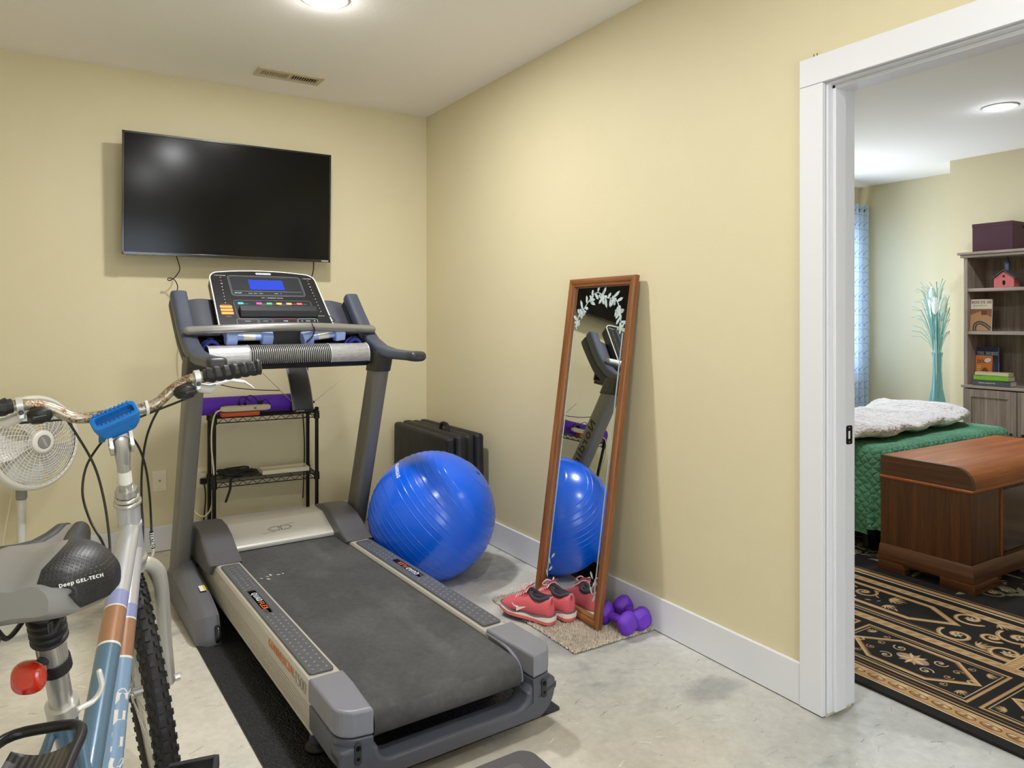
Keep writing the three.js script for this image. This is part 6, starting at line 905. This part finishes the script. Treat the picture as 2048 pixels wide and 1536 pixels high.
// ---------- curtain ----------
{
  const t = thing('curtain', 'pale blue patterned curtain hanging on black rings at the bedroom window', 'curtain');
  const x0 = 4.12, x1 = 4.915, y1 = 2.44, y0 = 0.03, pat = canvasTexture(512, 1024, (c, w, h) => { c.fillStyle = '#d3e2f2'; c.fillRect(0, 0, w, h); c.strokeStyle = '#7ea3cf'; c.lineWidth = 3; for (let y = -40; y < h + 80; y += 46) for (let x = -40; x < w + 60; x += 64) { c.beginPath(); c.arc(x + (Math.round(y / 46) % 2 ? 32 : 0), y, 34, 0.15, Math.PI - 0.15); c.stroke(); } });
  pat.wrapS = pat.wrapT = THREE.RepeatWrapping; pat.repeat.set(1, 1);
  const N = 150, zw = f => 0.075 + 0.042 * Math.sin(f * Math.PI * 2 * 8.5 + 0.6), rows = []; for (let j = 0; j <= 26; j++) { const y = mix(y1, y0, j / 26), r = []; for (let i = 0; i <= N; i++) { const f = i / N, s = 1 + 0.06 * Math.sin(j * 0.3 + f * 9); r.push(V3(mix(x0, x1, f), y, 0.075 + (zw(f) - 0.075) * s + 0.006 * noise3(f * 12, y * 2, 1))); } rows.push(r); }
  const g = join(loft(rows, { open: true })); { const U = g.attributes.uv; for (let i = 0; i < U.count; i++) U.setXY(i, U.getX(i) * 2.2, U.getY(i) * 1.5); }
  part('panel', g, phys(0xffffff, 0.95, { map: pat, transmission: 0.45, thickness: 0, side: THREE.DoubleSide }), t);
  for (let k = 0; k < 8; k++) { const f = (k + 0.55) / 8.5; part('ring', new THREE.TorusGeometry(0.024, 0.006, 8, 24).rotateY(Math.PI / 2 - 0.5).translate(mix(x0, x1, f), y1 - 0.05, 0.075), std(0x1d2029, 0.35), t); }
  const rodT = thing('curtain_rod', 'dark curtain rod above the bedroom window', 'curtain rod'); part('rod', rod(V3(3.1, y1 - 0.05, 0.075), V3(4.925, y1 - 0.05, 0.075), 0.0125), std(0x1d2029, 0.35), rodT); part('bracket', [3.2, 4.922].map(x => box(0.02, 0.03, 0.105, x, y1 - 0.05, 0.0225)), std(0x1d2029, 0.35), rodT);
}

// ---------- bookcase and what stands on it ----------
const BC = { f: 4.07, b: 4.374, z0: 1.425, z1: 2.2 };
{
  const t = thing('bookcase', 'grey-brown oak bookcase with open shelves over two cupboard doors', 'bookcase');
  const oak = std(0xffffff, 0.55, { map: grainTex(0x8b7c70, 0xb9a999, 2101, [0.8, 0.22], 10) }), o2 = std(0xffffff, 0.55, { map: grainTex(0x7c6d60, 0xab9a8a, 2107, [0.9, 0.26], 9) });
  for (const z of [BC.z0, BC.z1 - 0.028]) part('side', span(BC.f, BC.b, 0, 1.775, z, z + 0.028, { r: 0.002, seg: 1 }), oak, t, { metres: 'y' });
  part('back_panel', span(BC.b - 0.01, BC.b, 0.05, 1.775, BC.z0 + 0.028, BC.z1 - 0.028), o2, t, { metres: 'y' });
  part('crown', [span(BC.f - 0.035, BC.b, 1.798, 1.818, BC.z0 - 0.035, BC.z1 + 0.035, { r: 0.003 }), span(BC.f - 0.02, BC.b, 1.775, 1.798, BC.z0 - 0.02, BC.z1 + 0.02, { r: 0.006 })], oak, t, { metres: 'z' });
  for (const y of [1.53, 1.19]) part('shelf', span(BC.f + 0.004, BC.b - 0.01, y - 0.026, y, BC.z0 + 0.028, BC.z1 - 0.028, { r: 0.002, seg: 1 }), oak, t, { metres: 'z' });
  part('counter', span(BC.f - 0.022, BC.b - 0.01, 0.738, 0.76, BC.z0 - 0.012, BC.z1 + 0.012, { r: 0.004 }), oak, t, { metres: 'z' });
  part('kick_board', span(BC.f + 0.02, BC.b, 0, 0.09, BC.z0 + 0.028, BC.z1 - 0.028), oak, t, { metres: 'z' });
  const zm = 1.815; for (const [a, b2, kz] of [[BC.z0 + 0.004, zm - 0.002, zm - 0.04], [zm + 0.002, BC.z1 - 0.004, zm + 0.04]]) {
    const d = part('door', [span(BC.f - 0.018, BC.f, 0.1, 0.73, a, a + 0.06, { r: 0.002, seg: 1 }), span(BC.f - 0.018, BC.f, 0.1, 0.73, b2 - 0.06, b2, { r: 0.002, seg: 1 }), span(BC.f - 0.018, BC.f, 0.67, 0.73, a + 0.06, b2 - 0.06), span(BC.f - 0.018, BC.f, 0.1, 0.16, a + 0.06, b2 - 0.06), span(BC.f - 0.009, BC.f, 0.16, 0.67, a + 0.06, b2 - 0.06)], o2, t, { metres: 'y' });
    part('knob', lathe([[0, 0], [0.013, 0], [0.006, 0.006], [0.006, 0.014], [0.015, 0.02], [0.016, 0.027], [0.01, 0.033], [0, 0.034]], BC.f - 0.018, 0.39, kz, { to: V3(-1, 0, 0), n: 24 }), std(0x17181c, 0.4), d);
    part('knob_plate', box(0.004, 0.05, 0.018, BC.f - 0.02, 0.39, kz, { r: 0.0015 }), std(0x17181c, 0.4), d);
  }
}
{
  const bx = thing('storage_box', 'dark maroon storage box on top of the bookcase', 'box', [4.24, 1.8185, 1.61]), m = std(0x4a2733, 0.6);
  part('body', box(0.235, 0.205, 0.292, 0, 0.1025, 0, { r: 0.004 }), m, bx); part('lid', box(0.239, 0.03, 0.296, 0, 0.212, 0, { r: 0.004 }), m, bx); part('grommet', new THREE.TorusGeometry(0.012, 0.004, 8, 20).translate(0.05, 0.19, 0.148), std(0x141013, 0.4), bx);
  const bh = thing('birdhouse', 'pink toy birdhouse with a dark pitched roof and blue steeple', 'birdhouse', [4.13, 1.531, 1.712], -Math.PI / 2), pink = std(0xc96a66, 0.6), roofM = std(0x4b4a46, 0.6);
  const wall = shapeOf([[-0.07, 0], [0.07, 0], [0.07, 0.07], [0, 0.125], [-0.07, 0.07]], [[...Array(12)].map((_, k) => [0.012 * Math.cos(k * 0.5236), 0.035 + 0.02 * Math.sin(k * 0.5236)])]);
  part('front', extrude(wall, 0.008, { z: 0.04 }), pink, bh); part('walls', extrude([[-0.068, 0], [0.068, 0], [0.068, 0.07], [0, 0.122], [-0.068, 0.07]], 0.08, { z: -0.045 }), pink, bh);
  part('doorway', [box(0.022, 0.038, 0.002, 0, 0.034, 0.0395), new THREE.CircleGeometry(0.009, 16).translate(0, 0.085, 0.0486)], std(0x1a1413, 0.8), bh);
  for (const s of [-1, 1]) part('roof', box(0.105, 0.006, 0.12, s * 0.042, 0.1, 0, { rz: -s * 0.665 }), roofM, bh);
  part('steeple', [box(0.026, 0.06, 0.026, 0, 0.15, -0.01), new THREE.ConeGeometry(0.022, 0.07, 4).rotateY(Math.PI / 4).translate(0, 0.215, -0.01)], std(0x4a5a70, 0.6), bh);
  // books: thin block of pages between two boards; cover art faces the room
  function book(name, label, w, h, d, color, at, rot, art, spineText) {
    const t = thing(name, label, 'book', at); t.rotation.set(...rot); t.rotation.order = 'YXZ';
    part('pages', box(w - 0.006, h - 0.006, d - 0.005, -0.001, h / 2, 0), std(0xe9e1cf, 0.85), t);
    part('cover', [box(w, h, 0.0022, 0, h / 2, d / 2 - 0.0011), box(w, h, 0.0022, 0, h / 2, -d / 2 + 0.0011), box(0.0022, h, d, -w / 2 + 0.0011, h / 2, 0)], std(color, 0.4), t);
    if (art) { const g = new THREE.PlaneGeometry(w, h).translate(0, h / 2, d / 2 + 0.0003); part('cover_print', g, std(0xffffff, 0.4, { map: art }), t); }
    if (spineText) part('spine_lettering', spineText.rotateY(-Math.PI / 2).translate(-w / 2 - 0.0002, h / 2, 0), std(0xf0f0f2, 0.5), t);
    return t;
  }
  const tx = (c, s, x, y, size, col, font = 'bold', al = 'center') => { c.fillStyle = col; c.font = `${font} ${size}px ${font.includes('serif') ? '' : 'serif'}`; c.textAlign = al; c.fillText(s, x, y); };
  const r66 = canvasTexture(256, 420, (c, w, h) => { c.fillStyle = '#ded0b4'; c.fillRect(0, 0, w, h); c.font = 'bold 50px serif'; c.textAlign = 'center'; c.fillStyle = '#5a1f22'; c.fillText('ROUTE 66', w / 2, 58); c.font = 'italic 26px serif'; c.fillStyle = '#3e5a52'; c.fillText('Remembered', w / 2 - 20, 92); c.fillStyle = '#8a5a40'; c.fillRect(0, 130, w, h); c.fillStyle = '#b98a5e'; c.beginPath(); c.moveTo(0, 210); c.lineTo(120, 160); c.lineTo(w, 240); c.lineTo(w, h); c.lineTo(0, h); c.fill(); c.strokeStyle = '#3c4046'; c.lineWidth = 46; c.beginPath(); c.moveTo(60, h + 20); c.bezierCurveTo(30, 300, 120, 260, 250, 400); c.stroke(); c.strokeStyle = '#e8d9a0'; c.lineWidth = 4; c.stroke(); c.fillStyle = '#7a3d2c'; c.fillRect(130, 150, 70, 60); });
  const horse = canvasTexture(256, 340, (c, w, h) => { c.fillStyle = '#23304f'; c.fillRect(0, 0, w, h); c.font = 'bold 44px serif'; c.textAlign = 'center'; c.fillStyle = '#c9d2e2'; c.fillText('THE HORSE', w / 2, 74); c.fillStyle = '#39496c'; c.beginPath(); c.ellipse(w * 0.6, 230, 70, 100, 0.3, 0, 7); c.fill(); });
  const dogs = canvasTexture(256, 340, (c, w, h) => { c.fillStyle = '#d0762a'; c.fillRect(0, 0, w, h); c.font = 'bold 62px serif'; c.textAlign = 'left'; c.fillStyle = '#2e2a4a'; c.fillText('DOG', 22, 90); c.fillStyle = '#cfd6da'; c.beginPath(); c.ellipse(186, 54, 54, 24, -0.15, 0, 7); c.fill(); c.fillStyle = '#7a4a1e'; c.beginPath(); c.ellipse(150, 220, 60, 80, 0, 0, 7); c.fill(); c.fillStyle = '#f0e0c0'; for (let k = 0; k < 5; k++) c.fillRect(22, 120 + k * 22, 70 - k * 6, 5); });
  const FACE = -Math.PI / 2;   // front cover towards the doorway
  book('paperback_book', 'book with a winding road on its cover, titled ROUTE 66, on the middle shelf', 0.148, 0.252, 0.02, 0xd9d2c4, [4.115, 1.1915, 1.532], [-0.1, FACE + 0.12, 0], r66);
  book('hardback_book', 'tall blue book titled THE HORSE at the back of the lowest open shelf', 0.15, 0.3, 0.03, 0x3a2fae, [4.225, 0.7615, 1.535], [-0.02, FACE + 0.1, 0], horse, text('THE HORSE', 0.016, 0.0004, { font: 'serif' }).rotateZ(-Math.PI / 2));
  book('hardback_book', 'orange dog book leaning in front of the blue horse book', 0.118, 0.232, 0.016, 0xd0762a, [4.183, 0.7615, 1.52], [-0.08, FACE + 0.08, 0], dogs);
  const flat = (name, label, w, h, d, col, y, turn, words) => { const t = thing(name, label, 'book', [4.108, y, 1.632], turn, 'books lying in a stack on the counter'); part('pages', box(h - 0.005, d - 0.005, w - 0.006, 0.001, d / 2, 0.001), std(0xe8dfc8, 0.85), t); part('cover', [box(h, 0.0022, w, 0, d - 0.0011, 0), box(h, 0.0022, w, 0, 0.0011, 0), box(0.0022, d, w, -h / 2 + 0.0011, d / 2, 0)], std(col, 0.45), t); if (words) part('spine_lettering', text(words, 0.0085, 0.0004).rotateY(-Math.PI / 2).translate(-h / 2 - 0.0002, d / 2, -0.03), std(0xe6e6e2, 0.5), t); return t; };
  flat('stacked_book', 'grey book with white lettering at the bottom of the stack', 0.27, 0.105, 0.045, 0x55575c, 0.7615, 0.03, 'Chicken Soup for the'); flat('stacked_book', 'bright green book in the middle of the stack', 0.25, 0.105, 0.037, 0x7fb52c, 0.807, -0.02); flat('stacked_book', 'cream book lying on top of the stack', 0.235, 0.1, 0.024, 0xd8caa4, 0.8445, 0.05);
  const cl = thing('mantel_clock', 'small arched brown wooden clock at the end of the middle shelf', 'clock', [4.2, 1.1915, 1.94], -Math.PI / 2); part('case', extrude(shapeOf([[-0.07, 0], [0.07, 0], ...[...Array(13)].map((_, k) => [0.07 * Math.cos(k / 12 * Math.PI), 0.1 + 0.055 * Math.sin(k / 12 * Math.PI)])]), 0.06, { bevel: 0.003 }), std(0x8a4a22, 0.4), cl); part('dial', new THREE.CircleGeometry(0.045, 28).translate(0, 0.09, 0.0645), std(0xe8e0cc, 0.5), cl); part('base', box(0.16, 0.012, 0.075, 0, 0.006, 0.03, { r: 0.002 }), std(0x6d3819, 0.4), cl);
}
{ // tall vase of dried grass
  const t = thing('floor_vase', 'tall teal glass floor vase standing in the bedroom recess', 'vase', [4.62, 0.003, 0.93]);
  part('glass', lathe([[0, 0], [0.085, 0], [0.11, 0.03], [0.125, 0.14], [0.115, 0.3], [0.075, 0.5], [0.045, 0.66], [0.036, 0.82], [0.038, 0.93], [0.046, 0.98], [0.042, 0.98], [0.033, 0.93], [0.031, 0.82], [0.04, 0.66], [0.07, 0.5], [0.11, 0.3], [0.12, 0.14], [0.105, 0.035], [0, 0.012]], 0, 0, 0, { n: 48 }), phys(0xa4d8da, 0.08, { transmission: 0.75, thickness: 0.02, ior: 1.4, side: THREE.DoubleSide }), t);
  const p = thing('dried_grass', 'spray of pale teal dried grass and plumes standing in the vase', 'dried grass', [4.62, 0.05, 0.93]), r = rng(2222), g = [], pl = [], tealM = std(0x7fb3ad, 0.8, { side: THREE.DoubleSide }), pale = std(0xdfeae4, 0.85);
  for (let k = 0; k < 90; k++) { const a = r() * 6.283, s = 0.03 + r() * 0.15, h = 1.15 + r() * 0.5 - s * 0.5, x = Math.cos(a), z = Math.sin(a), b = 0.02 * r(); const pts = [[b * x, 0.05, b * z], [0.024 * x, 0.92, 0.024 * z], [s * 0.45 * x, mix(0.95, h, 0.55), s * 0.45 * z], [s * x, h, s * z], [s * 1.25 * x, h - 0.05 * r(), s * 1.25 * z]]; g.push(...tube(pts, 0.0018 + r() * 0.0012, { n: 4, seg: 14, caps: false })); }
  part('blades', g, tealM, p, { kind: 'stuff' });
  for (let k = 0; k < 9; k++) { const a = k * 0.7 + r(), s = 0.02 + r() * 0.1, h = 1.35 + r() * 0.22, x = Math.cos(a) * s, z = Math.sin(a) * s; part('plume', [rod(V3(0, 0.1, 0), V3(x * 0.6, h - 0.14, z * 0.6), 0.002, 0.002, 5), wobble(ball(x * 0.8, h - 0.06, z * 0.8, 0.026, 14, 1, 3.2, 1), 0.006, 60, k)], pale, p); }
}

scene.traverse(o => { if (o.isMesh) { o.castShadow = true; o.receiveShadow = true; } });
renderer.render(scene, camera);
